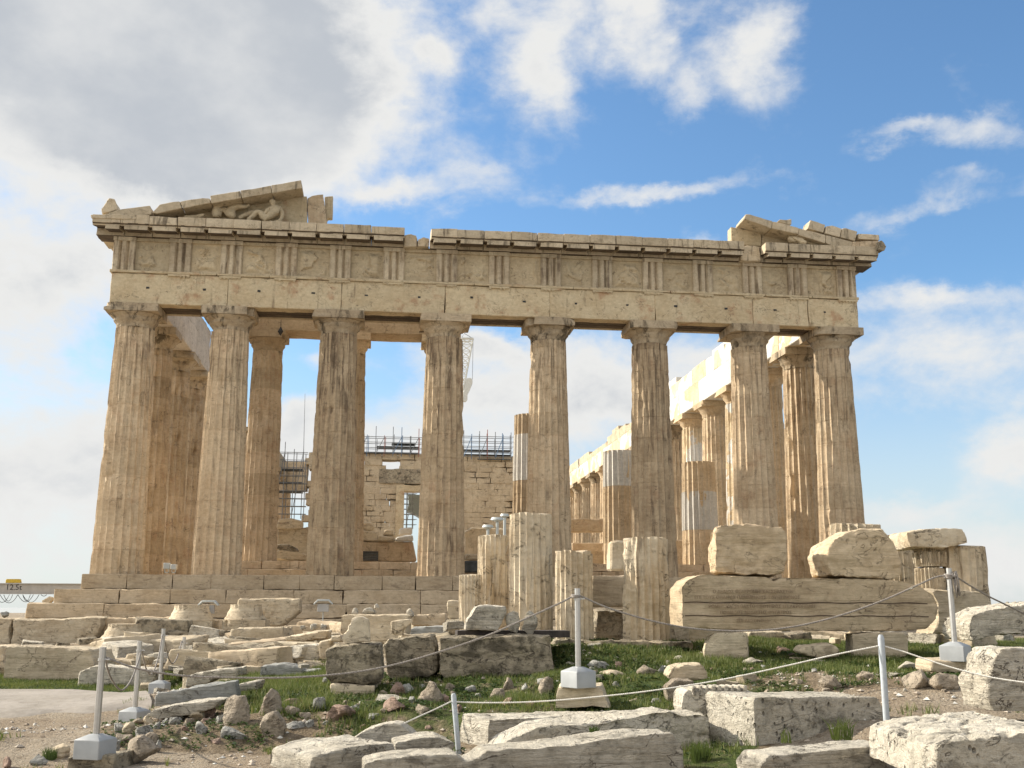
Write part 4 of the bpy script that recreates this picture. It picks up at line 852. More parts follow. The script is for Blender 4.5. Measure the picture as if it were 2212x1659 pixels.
# the long inscribed architrave
def fascia(co, nr, A, e, n):
    f_ = nr@(-n) > .5; s = (co-A)@n
    z1, z2 = ZA, ZB
    off = np.where(co[:, 2] > z1+.012, .0, np.where(co[:, 2] > z2+.012, .014, .028)); gr = np.exp(-((co[:, 2]-z1)/.012)**2)+np.exp(-((co[:, 2]-z2)/.012)**2)
    return co+n[None]*(np.where(f_, off*-1+.02+gr*.022, 0))[:, None]
pc_ = at(1700, 1303, 15); ZA = at(1650, 1302, 15)[2]; ZB = at(1650, 1330.5, 15)[2]
pts = [(-505, 235), (-450, 165), (-350, 125), (-250, 128), (0, 140), (170, 145), (240, 185), (300, 150), (700, 148), (1100, 165), (1300, 185), (1420, 230), (1500, 300), (1540, 390), (1520, 480), (1450, 560), (1200, 580), (600, 576), (0, 570), (-490, 545), (-505, 400)]
B_ = at(1608.5+1540*K, 1302, 15.2)
ob, A, e, n = stone('R', pts, 15.0, 15.2, .85, m_insc, 'long inscribed architrave block raised on two supports at right', vox=.024, amp=.012, name='inscribed_architrave', cat='architrave block', post=fascia)
def itext(s, u, v, size, off):
    r_ = ray(u, v); p = CAM+r_*((A-CAM)@n)/(r_@n); p = p-n*off; return text('inscription', s, size, p, e, (0, 0, 1), m_ink, ob, .003)
for zf in (ZA, ZB):
    c0 = A+e*.05; mb = MB(); L_e = float((B_-A)@e)-.22; V = []
    for k in range(41):
        f_ = k/40; q = c0+e*(L_e*f_); zz = zf+.006*math.sin(k*.9)-.03*f_*0; of = (.002 if zf == ZA else .016)+.004
        for dz in (-.007, .007): V.append((q[0]-n[0]*of, q[1]-n[1]*of, zz+dz))
    V2 = [(a+n[0]*.03, b+n[1]*.03, c) for a, b, c in V]; mb.add(V+V2, [(2*k, 2*k+2, 2*k+3, 2*k+1) for k in range(40)]+[(2*k+82, 2*k+83, 2*k+85, 2*k+84) for k in range(40)]); mb.build('fascia_groove_shade', m_groove_shade, ob, (c0[0], c0[1], zf))  # dark strips on the face stand in for shade in the fascia grooves
for s, (u, v), sz, off in [('Ο ΔΗΜΟΣ ΘΕΑΙ ΡΩΜΗΙ ΚΑΙ ΣΕΒΑΣΤΩΙ', (1540, 1281), .062, -.004), ('ΕΠΙ ΤΟΥΣ ΟΠΛΙΤΑΣ ΠΑΜΜΕΝΟΥΣ ΤΟΥ ΖΗΝΩΝΟΣ', (1500, 1293.5), .062, -.004), ('ΡΩΜΗΣ ΚΑΙ ΣΕΒΑΣΤΟΥ ΣΩΤΗΡΟΣ ΕΠ ΑΚΡΟΠΟΛΕΙ', (1530, 1313), .062, .010), ('ΠΟΛΙΑΔΟΣ ΜΕΓΙΣΤΗΣ ΘΥΓΑΤΡΟΣ', (1555, 1326), .062, .010), ('ΕΠΙ ΑΡΧΟΝΤΟΣ', (1590, 1344), .062, .024)]: itext(s, u, v, sz, off)
st('C', [(1540, 810), (1540, 760), (1550, 670), (1590, 610), (1640, 588), (1880, 590), (1906, 640), (1908, 800), (1700, 825)], 15.0, .75, m_blk, 'left support stone under the long inscribed block', yaw=-10)
st('R', [(860, 800), (852, 700), (850, 596), (960, 583), (1270, 590), (1302, 650), (1294, 770), (1150, 815), (960, 812)], 15.05, .75, m_blk, 'right support stone under the long inscribed block', yaw=-8)
st('R', [(28, 655), (30, 575), (325, 575), (325, 655)], 18.2, .5, m_drum, 'fluted fragment lying in shade behind the two support stones')
st('R', [(430, 745), (470, 690), (700, 672), (755, 700), (765, 785), (600, 795)], 14.6, .4, m_blk, 'broken reddish slab on the grass between the two support stones')
st('R', [(705, 680), (708, 625), (765, 632), (768, 680)], 16.5, .3, m_blk, 'small squared stone beside the right support stone')
st('T', [(-236, 700), (-242, 560), (-235, 350), (-180, 328), (0, 328), (150, 342), (300, 345), (345, 420), (342, 600), (325, 700), (270, 742), (0, 730), (-215, 715)], 15.15, .8, m_insc, 'big squarish boulder on the left end of the inscribed block', amp=.035, yaw=-3)
st('T', [(690, 745), (655, 660), (640, 585), (670, 500), (720, 440), (800, 400), (890, 374), (1090, 372), (1180, 470), (1245, 610), (1258, 720), (1210, 772), (900, 755)], 15.15, .8, m_insc, 'big rounded boulder on the right end of the inscribed block', amp=.035, yaw=4)
st('T', [(1480, 1205), (1530, 1100), (1525, 950), (1475, 860), (1500, 845), (1920, 850), (1952, 1010), (1840, 1080), (1700, 1195)], 16.3, .7, m_blk, 'rough pedestal stone under the decorated column drum at far right', amp=.03)
st('T', [(1775, 1210), (1768, 1140), (1800, 1045), (1950, 1000), (2120, 975), (2340, 930), (2340, 1200), (1960, 1225), (1815, 1265)], 13.6, .9, m_fg, 'sloping pale boulder at the right edge behind the marble-based post', amp=.035)
# foreground right
def pits(co, nr, A, e, n):
    up = np.clip(nr[:, 2]*2-1, 0, 1); q = np.maximum(0, fbm(co*13, 2, 5)-.05); return co-np.array([[0, 0, 1.]])*(up*q*.08)[:, None]
def pitsf(co, nr, A, e, n):
    f_ = np.clip((nr@(-n))*2-.5, 0, 1)*np.clip(((co-A)@e-1.0)/.3, 0, 1); q = np.maximum(0, fbm(co*17, 2, 5)-.0); return co+n[None]*(f_*q*.07)[:, None]
S('R', [(1512, 1800), (1508, 1500), (1560, 1470), (1720, 1430), (2300, 1362), (2500, 1350), (2500, 1800)], 7.05, 7.05, 1.3, m_fgp, 'huge pitted white block in the bottom right corner', vox=.024, amp=.013, post=pits)
S('R', [(150, 1800), (128, 1640), (190, 1570), (330, 1545), (1150, 1470), (1150, 1800)], 8.05, 8.4, .36, m_fg, 'long white slab at bottom right, left of the huge pitted block', vox=.022, amp=.014)
S('C', [(1975, 1680), (1955, 1400), (1944, 1120), (1965, 1096), (2400, 1098), (2930, 1092), (2985, 1180), (3010, 1680)], 9.6, 10.25, .72, m_fgp, 'big squared white block with a sunlit left end behind the fallen slabs', vox=.024, amp=.014)
o_, A_, e_, n_ = S('C', [(1400, 1260), (1372, 1200), (1378, 1095), (1420, 1040), (1700, 1052), (1960, 1060), (1980, 1300), (1650, 1300)], 10.5, 10.5, .55, m_fgp, 'white block with a toothed upper edge left of the big squared block', vox=.022, amp=.01)
mb = MB(); b0 = at(*zp('C', [(1440, 1046)])[0], 10.5); 
for k in range(9):
    x = b0[0]+.02+k*.062; mb.box(x, x+.036, b0[1]-.03, b0[1]+.16, b0[2]-.05, b0[2]+.045, .005)
mb.build('dentil_row', m_fg, o_, (b0[0], b0[1], b0[2]), bevel=.008)
S('R', [(1960, 1215), (1925, 1110), (1920, 960), (1960, 900), (1985, 780), (2040, 722), (2150, 712), (2500, 715), (2500, 1230)], 9.5, 9.5, .6, m_fg, 'thick horizontally cracked white block at the right edge above the pitted one', vox=.024, amp=.03)
S('M', [(1845, 1520), (1850, 1330), (1868, 1262), (2200, 1255), (2811, 1242), (3010, 1240), (2930, 1300), (2600, 1380), (2300, 1440), (2000, 1520)], 10.4, 11.2, .6, m_fg, 'long cracked white block just left of the big squared one, behind the fallen shaft', vox=.022, amp=.02)
S('C', [(-90, 1540), (0, 1440), (230, 1335), (640, 1292), (1000, 1240), (1290, 1200), (1385, 1232), (1592, 1232), (1615, 1500), (1300, 1560)], 9.5, 9.9, .5, m_fgp, 'fallen white shaft with a dark pitted right side in the bottom centre', vox=.022, amp=.018, post=pitsf)
S('M', [(800, 1490), (768, 1432), (900, 1345), (1050, 1305), (1110, 1299), (1165, 1312), (1295, 1425), (1200, 1480)], 9.75, 9.75, .30, m_fg, 'smooth sloping white slab with a rounded top left of the white post', vox=.02, amp=.012)
S('M', [(1125, 1535), (1118, 1462), (1260, 1426), (1460, 1408), (1595, 1468), (1560, 1530)], 9.3, 9.4, .45, m_fg, 'flat white slab at the foot of the white post', vox=.02, amp=.012)
S('M', [(448, 1740), (450, 1610), (475, 1568), (760, 1492), (1110, 1462), (1132, 1530), (1132, 1740)], 8.7, 9.2, .75, m_fg, 'thick white slab at bottom centre left', vox=.022, amp=.018)
S('M', [(862, 1760), (862, 1625), (1000, 1575), (1300, 1560), (1600, 1545), (1660, 1600), (1690, 1610), (1755, 1590), (1850, 1515), (2212, 1490), (2800, 1425), (3311, 1378), (3400, 1480), (3412, 1760)], 8.3, 8.75, .42, m_fg, 'very long white block with a chipped upper edge along the bottom of the photo', vox=.024, amp=.014)
st('C', [(1280, 960), (1265, 930), (1300, 862), (1390, 842), (1545, 842), (1598, 945), (1500, 965)], 12.3, .45, m_blk, 'cracked buff boulder on the slope right of the central marble-based post')
st('C', [(1262, 1130), (1250, 1020), (1330, 955), (1480, 960), (1490, 1030), (1440, 1090), (1390, 1150)], 11.9, .4, m_rock, 'rough brown boulder below the cracked buff boulder', name='rock', cat='rock')
st('C', [(368, 1190), (372, 1120), (388, 1012), (600, 1008), (745, 1012), (782, 1110), (820, 1190)], 11.75, .6, m_blk, 'cut stone footing under the central marble-based post', yaw=-5, name='footing_stone')
st('L', [(520, 1720), (525, 1570), (700, 1562), (900, 1558), (902, 1720)], 10.2, .45, m_dark, 'squared footing stone under the nearest marble-based post at left', yaw=-6, name='footing_stone')
st('R', [(1478, 900), (1480, 805), (1620, 800), (1780, 798), (1780, 920)], 12.3, .5, m_blk, 'cut stone footing under the right marble-based post', name='footing_stone')
st('L', [(1150, 1185), (1148, 1075), (1360, 1070), (1362, 1180)], 18.4, .4, m_blk, 'small footing stone under the third marble-based post', name='footing_stone')
# ---------------------------------------------------------------- standing drums and capitals
def drum(uc, vt, vb, w_, d, label, mat=m_drum, seed=0, notch=None, wtop=None, flutes=20, name='column_drum', wear=1.4, dep=.125):
    b = at(uc, vb, d); t = at(uc, vt, d); r = w_/2/FP*d*1.03; rt = (wtop or w_*.96)/2/FP*d*1.03; H = t[2]-b[2]+.25
    V, F = shaft(r, rt, 0, H, seed, flutes=flutes, top_rough=.10, wear=wear, joint=0, full=H, notch=notch, seg=6, dep=dep); c_ = at(uc, vb, d+r); b = np.array([c_[0], c_[1]-r, b[2]]); V = V+np.array([b[0], b[1]+r, b[2]-.25])
    o = mesh_obj(name, V, F, mat, None, (b[0], b[1]+r, b[2]-.25), True, 30); return tag(o, label, 'column drum')
drum(1146, 1105, 1375, 96, 17, 'tallest standing fluted drum in the centre', seed=61)
drum(1066, 1153, 1372, 72, 18, 'second tallest drum, weathered smooth on its left side, left of the tallest', seed=62, wear=2.4)
drum(1016, 1241, 1370, 52, 17.4, 'shortest drum, at the left end of the row of drums', seed=63)
drum(1241, 1187, 1382, 84, 16.5, 'medium fluted drum just right of the tallest one, behind the central post', seed=64)
drum(1398, 1158, 1387, 104, 16.2, 'drum with a diagonal bite out of its top left, left of the inscribed block', seed=65, notch=(-2.9, -1.35, 1.45, .14), wear=1.8)
drum(1854, 1127, 1262, 112, 19, 'flat fluted drum top peeping over the rounded boulder', seed=66)
drum(1950, 1154, 1262, 66, 18.5, 'leaning dark-cracked drum between the rounded boulder and the decorated drum', seed=67)
o9 = drum(2012, 1223, 1285, 64, 17, 'slender decorated drum with narrow flutes carrying a capital block at far right', seed=68, flutes=24, wear=.3)
b = at(2012, 1223, 17); r9 = 32/FP*17*1.03; c_ = at(2012, 1223, 17+r9); b = np.array([c_[0], c_[1]-r9, b[2]])
V, F = shaft(r9*1.02, r9*1.04, 0, at(2012, 1181, 17)[2]-b[2], 70, flutes=40, wear=.2, joint=0, seg=3); mesh_obj('decorated_neck', V+np.array([b[0], b[1]+r9, b[2]]), F, m_drum, o9, (b[0], b[1]+r9, b[2]), True, 30)
mb = MB()
for k in range(12):
    g = math.pi*2*k/12; c = np.array([b[0]+math.cos(g)*r9*1.05, b[1]+r9+math.sin(g)*r9*1.05, b[2]+.05]); mb.tube([c, c+[0, 0, .17]], .012, 5, 2.2)
mb.build('palmette_frieze', m_drum, o9, (b[0], b[1], b[2]))
st('T', [(1310, 515), (1276, 410), (1290, 388), (1420, 365), (1600, 360), (1735, 366), (1758, 410), (1785, 480), (1600, 520)], 16.8, .8, m_drum, 'broken capital block resting on the slender decorated drum', name='capital_fragment', cat='capital', amp=.02)
drum(2092, 1174, 1318, 92, 16.8, 'large fluted drum at the far right beside the decorated one', seed=69)
def fallen_cap(u, vb, w_, h_, d, label, seed):
    b = at(u, vb, d); a = w_/2/FP*d; H = h_/FP*d; mb = capital(a*.72, a*.97, 0, H, a, seed, .05)
    mb.V = [(x+b[0], y+b[1]+a, b[2]+H-z) for x, y, z in mb.V]; mb.F = [f[::-1] for f in mb.F]
    k = len(mb.V); c = (b[0], b[1]+a, b[2]+H-.01); mb.V.append(c); mb.F += [(j, (j+1) % 60, k) for j in range(60)]
    tag(mb.build('fallen_capital', m_blk, None, (b[0], b[1]+a, b[2]), True, sharp=35), label, 'capital', 'upturned Doric capitals below the steps')
fallen_cap(256, 1399, 104, 48, 33, 'upturned capital lowest and leftmost of the three below the steps', 1)
fallen_cap(402, 1362, 104, 52, 34.5, 'upturned capital in the middle of the three, left of the small white lamp', 2)
fallen_cap(523, 1360, 94, 52, 34.5, 'upturned capital rightmost of the three, in front of the leaning slab', 3)
# ---------------------------------------------------------------- worn pediment sculpture
def skin(name, zone, nodes, edges, Y, mat, label, cat, sub=2, amp=.03):
    V = []; rad = []
    for (u, v, dy, r_) in nodes:
        q = zp(zone, [(u, v)])[0]; p = pl(q[0], q[1], Y+dy); V.append(tuple(p)); rad.append(r_)
    me = bpy.data.meshes.new('tmp'); me.from_pydata(V, edges, []); o = bpy.data.objects.new('tmp', me); COL.objects.link(o)
    o.modifiers.new('s', 'SKIN')
    for i, r_ in enumerate(rad): me.skin_vertices[0].data[i].radius = (r_*1.35, r_*1.35); me.skin_vertices[0].data[i].use_root = (i == 0)
    m = o.modifiers.new('u', 'SUBSURF'); m.levels = sub; m.render_levels = sub
    m2 = bpy.data.meshes.new_from_object(o.evaluated_get(bpy.context.evaluated_depsgraph_get())); bpy.data.objects.remove(o)
    n = len(m2.vertices); co = np.empty(n*3); m2.vertices.foreach_get('co', co); co = co.reshape(-1, 3); nr = np.empty(n*3); m2.vertex_normals.foreach_get('vector', nr); nr = nr.reshape(-1, 3)
    co += nr*(fbm(co*7, 3, 4)*amp)[:, None]; m2.vertices.foreach_set('co', co.ravel()); m2.update()
    g = co.mean(0); g[2] = co[:, 2].min(); return tag(put(m2, name, mat, g), label, cat)
skin('reclining_statue', 'P', [(1562, 418, 0, .17), (1568, 385, 0, .16), (1572, 352, .02, .19), (1560, 322, 0, .075), (1553, 300, -.02, .095), (1552, 272, -.03, .115), (1612, 345, .05, .09), (1632, 385, .08, .07), (1625, 425, .02, .06), (1600, 448, -.05, .05),
    (1530, 350, -.05, .085), (1500, 378, -.12, .065), (1478, 405, -.18, .05), (1500, 425, -.1, .13), (1440, 368, -.12, .10), (1395, 405, -.14, .075), (1352, 440, -.16, .055), (1510, 418, .1, .12), (1400, 372, .1, .09), (1330, 400, .1, .075), (1285, 425, .08, .06)],
    [(0, 1), (1, 2), (2, 3), (3, 4), (4, 5), (2, 6), (6, 7), (7, 8), (8, 9), (2, 10), (10, 11), (11, 12), (0, 13), (13, 14), (14, 15), (15, 16), (0, 17), (17, 18), (18, 19), (19, 20)], -.12, m_met, 'worn reclining male figure with drawn-up knees in the left pediment corner', 'statue')
skin('drapery_rock', 'P', [(1640, 455, .1, .10), (1600, 462, 0, .10), (1540, 460, 0, .09), (1470, 462, 0, .07)], [(0, 1), (1, 2), (2, 3)], -.12, m_met, 'low draped rock beneath the reclining figure in the left pediment', 'statue base')
skin('horse_head_statue', 'P', [(1100, 425, .05, .17), (1105, 370, .05, .15), (1110, 325, .02, .12), (1140, 312, -.02, .10), (1185, 300, -.06, .07), (1170, 350, .1, .09), (1215, 400, .05, .13), (1230, 345, .1, .12), (1280, 325, .05, .10), (1320, 330, .02, .07), (1260, 420, .0, .12), (1350, 325, .15, .06), (1375, 312, .15, .05)],
    [(0, 1), (1, 2), (2, 3), (3, 4), (1, 5), (5, 6), (6, 7), (7, 8), (8, 9), (6, 10), (9, 11), (11, 12)], -.1, m_met, 'cluster of worn horse heads and necks in the left pediment', 'statue', amp=.03)
skin('arm_fragment_statue', 'P', [(850, 415, 0, .06), (900, 408, 0, .05), (960, 412, 0, .07), (1015, 392, -.05, .045)], [(0, 1), (1, 2), (2, 3)], -.1, m_met, 'thin worn sculpture fragment low in the left pediment corner', 'statue')
skin('horse_head_statue', 'N', [(1440, 420, .05, .17), (1450, 385, 0, .19), (1485, 375, -.05, .16), (1520, 405, -.2, .10), (1560, 420, -.32, .075), (1560, 405, .1, .11), (1620, 412, .05, .10), (1645, 425, 0, .06)],
    [(0, 1), (1, 2), (2, 3), (3, 4), (2, 5), (5, 6), (6, 7)], -.25, m_met, 'worn horse head hanging over the cornice in the right pediment corner', 'statue', amp=.03)
# ---------------------------------------------------------------- rope barriers
def rpost(u, vt, vb, d, label, rot, bw=.27, bh=.17, plinth=True):
    b = at(u[1], vb, d); tp = at(u[0], vt, d); t = thing('rope_post', label, 'barrier post', (b[0], b[1], b[2]-bh-.04), 'marble based rope posts')
    mb = MB(); mb.tube([(b[0], b[1], b[2]-.06), (b[0], b[1], tp[2])], .031, 8); mb.build('pole', m_steel, t, (b[0], b[1], b[2]), True, sharp=30)
    mb = MB(); mb.tube([(b[0], b[1], tp[2]-.125), (b[0], b[1], tp[2]-.10)], .038, 10); mb.tube([(b[0]+.03, b[1]-.01, tp[2]-.112), (b[0]+.075, b[1]-.02, tp[2]-.112)], .008, 6); mb.build('collar', m_steel, t, (b[0], b[1], tp[2]-.11), True, sharp=30)
    h = bw/2; V = []
    for z, s_ in ((b[2]-bh-.04, h), (b[2]-.04, h), (b[2]+.005, .045)):
        for k in range(4):
            g = rot+math.pi/4+k*math.pi/2; V.append((b[0]+s_*1.414*math.cos(g), b[1]+s_*1.414*math.sin(g), z))
    F = [(3, 2, 1, 0), (8, 9, 10, 11)]+[(i+a, i+(a+1) % 4, i+(a+1) % 4+4, i+a+4) for i in (0, 4) for a in range(4)]
    mb = MB(); mb.add(V, F); mb.build('marble_base', m_base, t, (b[0], b[1], b[2]-bh), bevel=.006)
    return t
L_ = lambda a, b: zp('L', [(a, b)])[0]
rpost((218, 208), 1398, 1586, 10.3, 'nearest marble-based rope post, lowest at left', R(-22))
rpost((301, 292), 1385, 1528, 13.7, 'second rope post from the left, its base behind the rubble', R(-25))
rpost((350, 346), 1358, 1470, 18.0, 'third rope post, taller one in front of the capitals at left', R(-10))
rpost((394, 392), 1376, 1472, 20.6, 'thin rope post just right of the third one', R(-15))
rpost((410, 412), 1399, 1460, 25.5, 'smallest farthest rope post in the left row', R(-15))
rpost((1243.5, 1249), 1271, 1441, 11.75, 'rope post in the centre in front of the medium drum', R(31))
rpost((2048, 2062), 1227, 1387, 12.4, 'rope post at right with a knotted rope tassel', R(44))
def wpost(u0, v0, u1, v1, d, r_, label):
    a = at(u0, v0, d); b = at(u1, v1, d+.02); b = b+(b-a)*.35; mb = MB(); mb.tube([b, a+(b-a)*.03, a], r_, 12); 
    mb.V[-12:] = [tuple(np.array(p)*.6+np.array(a)*.4) for p in mb.V[-12:]]
    tag(mb.build('white_post', m_white, None, b, True, sharp=35), label, 'post')
wpost(1902.5, 1371, 1915, 1553, 9.3, .027, 'tall white rounded post standing behind the pitted block at right')
wpost(979.5, 1498, 989, 1606, 10.1, .024, 'short white post leaning left of centre among the white slabs')
def rope(pts, rad, mat, label, d0, d1, ends=None):
    P = []; n = len(pts); us = [p[0] for p in pts]; L = [0]
    for i in range(1, n): L.append(L[-1]+math.hypot(pts[i][0]-pts[i-1][0], pts[i][1]-pts[i-1][1]))
    W = [at(p[0], p[1], d0+(d1-d0)*L[i]/L[-1]) for i, p in enumerate(pts)]; W = [2*W[0]-W[1]]+W+[2*W[-1]-W[-2]]
    for i in range(1, n):
        for k in range(12):
            t = k/12; a, b, c, e = W[i-1], W[i], W[i+1], W[i+2]
            P.append(.5*((2*b)+(c-a)*t+(2*a-5*b+4*c-e)*t*t+(3*b-a-3*c+e)*t**3))
    P.append(W[-2]); 
    # three twisted strands
    P = np.array(P); s = np.concatenate([[0], np.cumsum(np.linalg.norm(np.diff(P, axis=0), axis=1))]); m = int(s[-1]/(rad*1.4))+2; q = np.linspace(0, s[-1], m)
    Q = np.stack([np.interp(q, s, P[:, i]) for i in range(3)], 1); mb = MB(); T_ = np.gradient(Q, axis=0); T_ /= np.linalg.norm(T_, axis=1)[:, None]
    A = np.cross(T_, [0, 0, 1.]); A /= np.linalg.norm(A, axis=1)[:, None]; B = np.cross(T_, A)
    for k in range(3):
        ph = q/(rad*9)*2*math.pi+k*2.094; mb.tube(list(Q+A*(np.cos(ph)*rad*.5)[:, None]+B*(np.sin(ph)*rad*.5)[:, None]), rad*.56, 5)
    o = mb.build('rope', mat, None, Q[0], True); tag(o, label, 'rope'); return o, Q
rope([(221, 1413), (232, 1421), (300, 1445), (400, 1460), (520, 1464), (640, 1463), (760, 1453), (860, 1434), (950, 1408), (1050, 1374), (1150, 1330), (1215, 1300), (1240, 1286)], .0105, m_rope, 'long grey rope from the nearest left post to the central post', 10.3, 11.75)
rope([(1247, 1286), (1262, 1291), (1300, 1308), (1350, 1325), (1420, 1344), (1500, 1358), (1600, 1363), (1700, 1356), (1800, 1334), (1900, 1300), (1980, 1265), (2020, 1247), (2047, 1243)], .0105, m_rope, 'grey rope sagging from the central post to the right post', 11.75, 12.4)
rope([(2050, 1243), (2066, 1247), (2100, 1268), (2135, 1288), (2180, 1310), (2240, 1340)], .0105, m_rope, 'grey rope running off the right edge from the right post', 12.4, 13.6)
rope([L_(*p) for p in [(805, 775), (835, 800), (850, 870), (885, 960), (950, 1040), (1000, 1020), (1045, 950), (1090, 830), (1115, 735)]], .0105, m_rope, 'slack rope loop between the first and second left posts', 10.3, 13.7)
rope([L_(*p) for p in [(1118, 712), (1135, 790), (1160, 880), (1190, 920), (1220, 885), (1255, 780), (1280, 640), (1290, 595)]], .0105, m_rope, 'slack rope loop between the second and third left posts', 13.7, 18.0)
rope([L_(*p) for p in [(1292, 600), (1310, 690), (1335, 790), (1365, 832), (1395, 800), (1420, 730), (1438, 655)]], .012, m_rope, 'slack rope loop between the third and fourth left posts', 18.0, 20.6)
rope([L_(*p) for p in [(1440, 660), (1452, 760), (1470, 860), (1485, 800), (1500, 722)]], .012, m_rope, 'short rope loop between the two farthest left posts', 20.6, 25.5)
rope([(866, 1566), (900, 1550), (940, 1532), (977, 1514)], .0065, m_wrope, 'thin white rope from the short white post down to the slab', 9.9, 10.1)
rope([(982, 1516), (1050, 1518), (1150, 1516), (1260, 1508), (1400, 1493), (1550, 1470), (1700, 1438), (1800, 1415), (1900, 1395)], .0065, m_wrope, 'thin white rope between the short and tall white posts', 10.1, 9.3)
rope([(1908, 1395), (1950, 1407), (2000, 1424), (2060, 1443), (2140, 1463), (2240, 1478)], .0065, m_wrope, 'thin white rope from the tall white post to the right edge', 9.3, 8.7)
# knot and tassel on the right post, wraps on the central one
def wrap(u, v, d, n, label, r_=.045):
    c = at(u, v, d); mb = MB()
    for k in range(n): mb.tube([c+[r_*math.cos(a), r_*math.sin(a), (k-n/2)*.016+.004*math.sin(a)] for a in np.linspace(0, 6.3, 14)], .010, 5)
    return c, mb
c, mb = wrap(1244, 1286, 11.75, 2, ''); tag(mb.build('rope_wrap', m_rope, None, c, True), 'rope wound round the top of the central post', 'rope')
c, mb = wrap(2049, 1243, 12.4, 3, '')
rr = random.Random(3)
for k in range(9):
    x = c+np.array([.05+rr.uniform(-.01, .03), -.04+rr.uniform(-.02, .02), .02]); mb.tube([x, x+[rr.uniform(-.01, .02), 0, -.12], x+[rr.uniform(-.01, .04), 0, -.2-rr.uniform(0, .08)]], .007, 5)
for k in range(6):
    a = rr.uniform(0, 6); mb.tube([c+[.05+.03*math.cos(a+j), -.04+.02*math.sin(a+j*1.3), .01+.035*math.sin(a+j*1.7)] for j in range(5)], .010, 5)
tag(mb.build('rope_knot', m_rope, None, c, True), 'frayed grey rope knot with a hanging tassel on the right post', 'rope knot')
# ---------------------------------------------------------------- lamps
def flood(u, vt, vb, w_, d, label, stem=None):
    a = at(u, (vt+vb)/2, d); W = w_/FP*d/2; H = (vb-vt)/FP*d; z = a[2]-H/2; t = thing('floodlight', label, 'floodlight', (a[0], a[1], z-(stem or 0)))
    mb = MB(); mb.box(a[0]-W*.62, a[0]+W*.62, a[1]-W*.4, a[1]+W*.4, z, z+H*.62); mb.build('housing', m_gbeam, t, (a[0], a[1], z), bevel=.01)
    for s_ in (-1, 1):
        mb = MB(); mb.V = []; x0, x1 = a[0], a[0]+s_*W*1.05; q = [(x0, z+H), (x1-s_*W*.45, z+H), (x1, z+H*.66), (x1-s_*W*.03, z+H*.56), (x1-s_*W*.5, z+H*.84), (x0, z+H*.84)]; mb.prism(q, a[1]-W*.6, a[1]+W*.6); mb.build('hood', m_lamp, t, (x0, a[1], z+H), bevel=.008)
    mb = MB(); mb.tube([(a[0], a[1], z), (a[0], a[1], z-(stem or .1))], .02, 6); mb.build('stem', m_lamp, t, (a[0], a[1], z))
flood(450.5, 1297, 1325, 40, 36, 'white hooded floodlight on the steps between the middle and right capitals', .3)
flood(698.5, 1295, 1321, 38, 36, 'white hooded floodlight on a thin stem in front of the steps left of centre', .7)
def slamp(u, vt, vb, w_, Y, label):
    a = pl(u, vb, Y); t_ = pl(u, vt, Y); W = w_/FP*(Y+41)/2; t = thing('spotlight', label, 'spotlight', a); H = t_[2]-a[2]
    mb = MB(); mb.box(a[0]-W, a[0]+W, Y-.12, Y+.12, a[2]+H*.4, a[2]+H); mb.build('housing', m_lamp, t, a, bevel=.02); mb = MB(); mb.box(a[0]-W*.7, a[0]-W*.5, Y-.05, Y+.05, a[2], a[2]+H*.4); mb.box(a[0]+W*.5, a[0]+W*.7, Y-.05, Y+.05, a[2], a[2]+H*.4); mb.box(a[0]-W*.7, a[0]+W*.7, Y-.05, Y+.05, a[2]+H*.02, a[2]+H*.1); mb.build('bracket', m_lamp, t, a)
slamp(360, 1216, 1238, 13, 1.6, 'left one of two small white spotlights at the foot of the columns at far left'); slamp(375, 1219, 1238, 12, 1.4, 'right one of two small white spotlights at the foot of the columns at far left')
def umb(u, vt, vb, w_, d, label):
    a = at(u, vb, d); tp = at(u, vt, d); W = w_/FP*d/2; t = thing('canopy_lamp', label, 'lamp', a)
    mb = MB(); mb.tube([a, (a[0], a[1], tp[2]-.05)], .035, 8); mb.build('stem', m_lamp, t, a, True, sharp=30)
    mb = MB(); mb.tube([(tp[0], tp[1], tp[2]-.10), (tp[0], tp[1], tp[2]-.06)], W*.35, 12, 2.6); mb.tube([(tp[0], tp[1], tp[2]-.06), (tp[0], tp[1], tp[2])], W, 16, .8); mb.build('lamp_shade', m_lamp, t, tp, True, sharp=30)
umb(1074, 1118, 1165, 30, 26, 'taller flat-topped white lamp peeping over the second drum'); umb(1054, 1134, 1165, 26, 26, 'lower flat-topped white lamp at the left behind the second drum'); umb(1090, 1110, 1165, 20, 26.5, 'white flat-topped lamp mostly hidden behind the tallest drum')
# hanging lantern inside, between the second and third columns
c = pl(606, 716, 4.6); mb = MB(); V = [(c[0]-.12, 4.6, c[2]), (c[0], 4.5, c[2]), (c[0]+.12, 4.6, c[2]), (c[0], 4.7, c[2]), (c[0], 4.6, c[2]+.24), (c[0], 4.6, c[2]-.2)]
mb.add(V, [(0, 1, 4), (1, 2, 4), (2, 3, 4), (3, 0, 4), (1, 0, 5), (2, 1, 5), (3, 2, 5), (0, 3, 5)]); mb.tube([(c[0], 4.6, c[2]+.2), (c[0], 4.6, 11.6)], .012, 5); tag(mb.build('hanging_fitting', m_blk2, None, c), 'small dark fitting hanging below the architrave right of the second column', 'fitting')
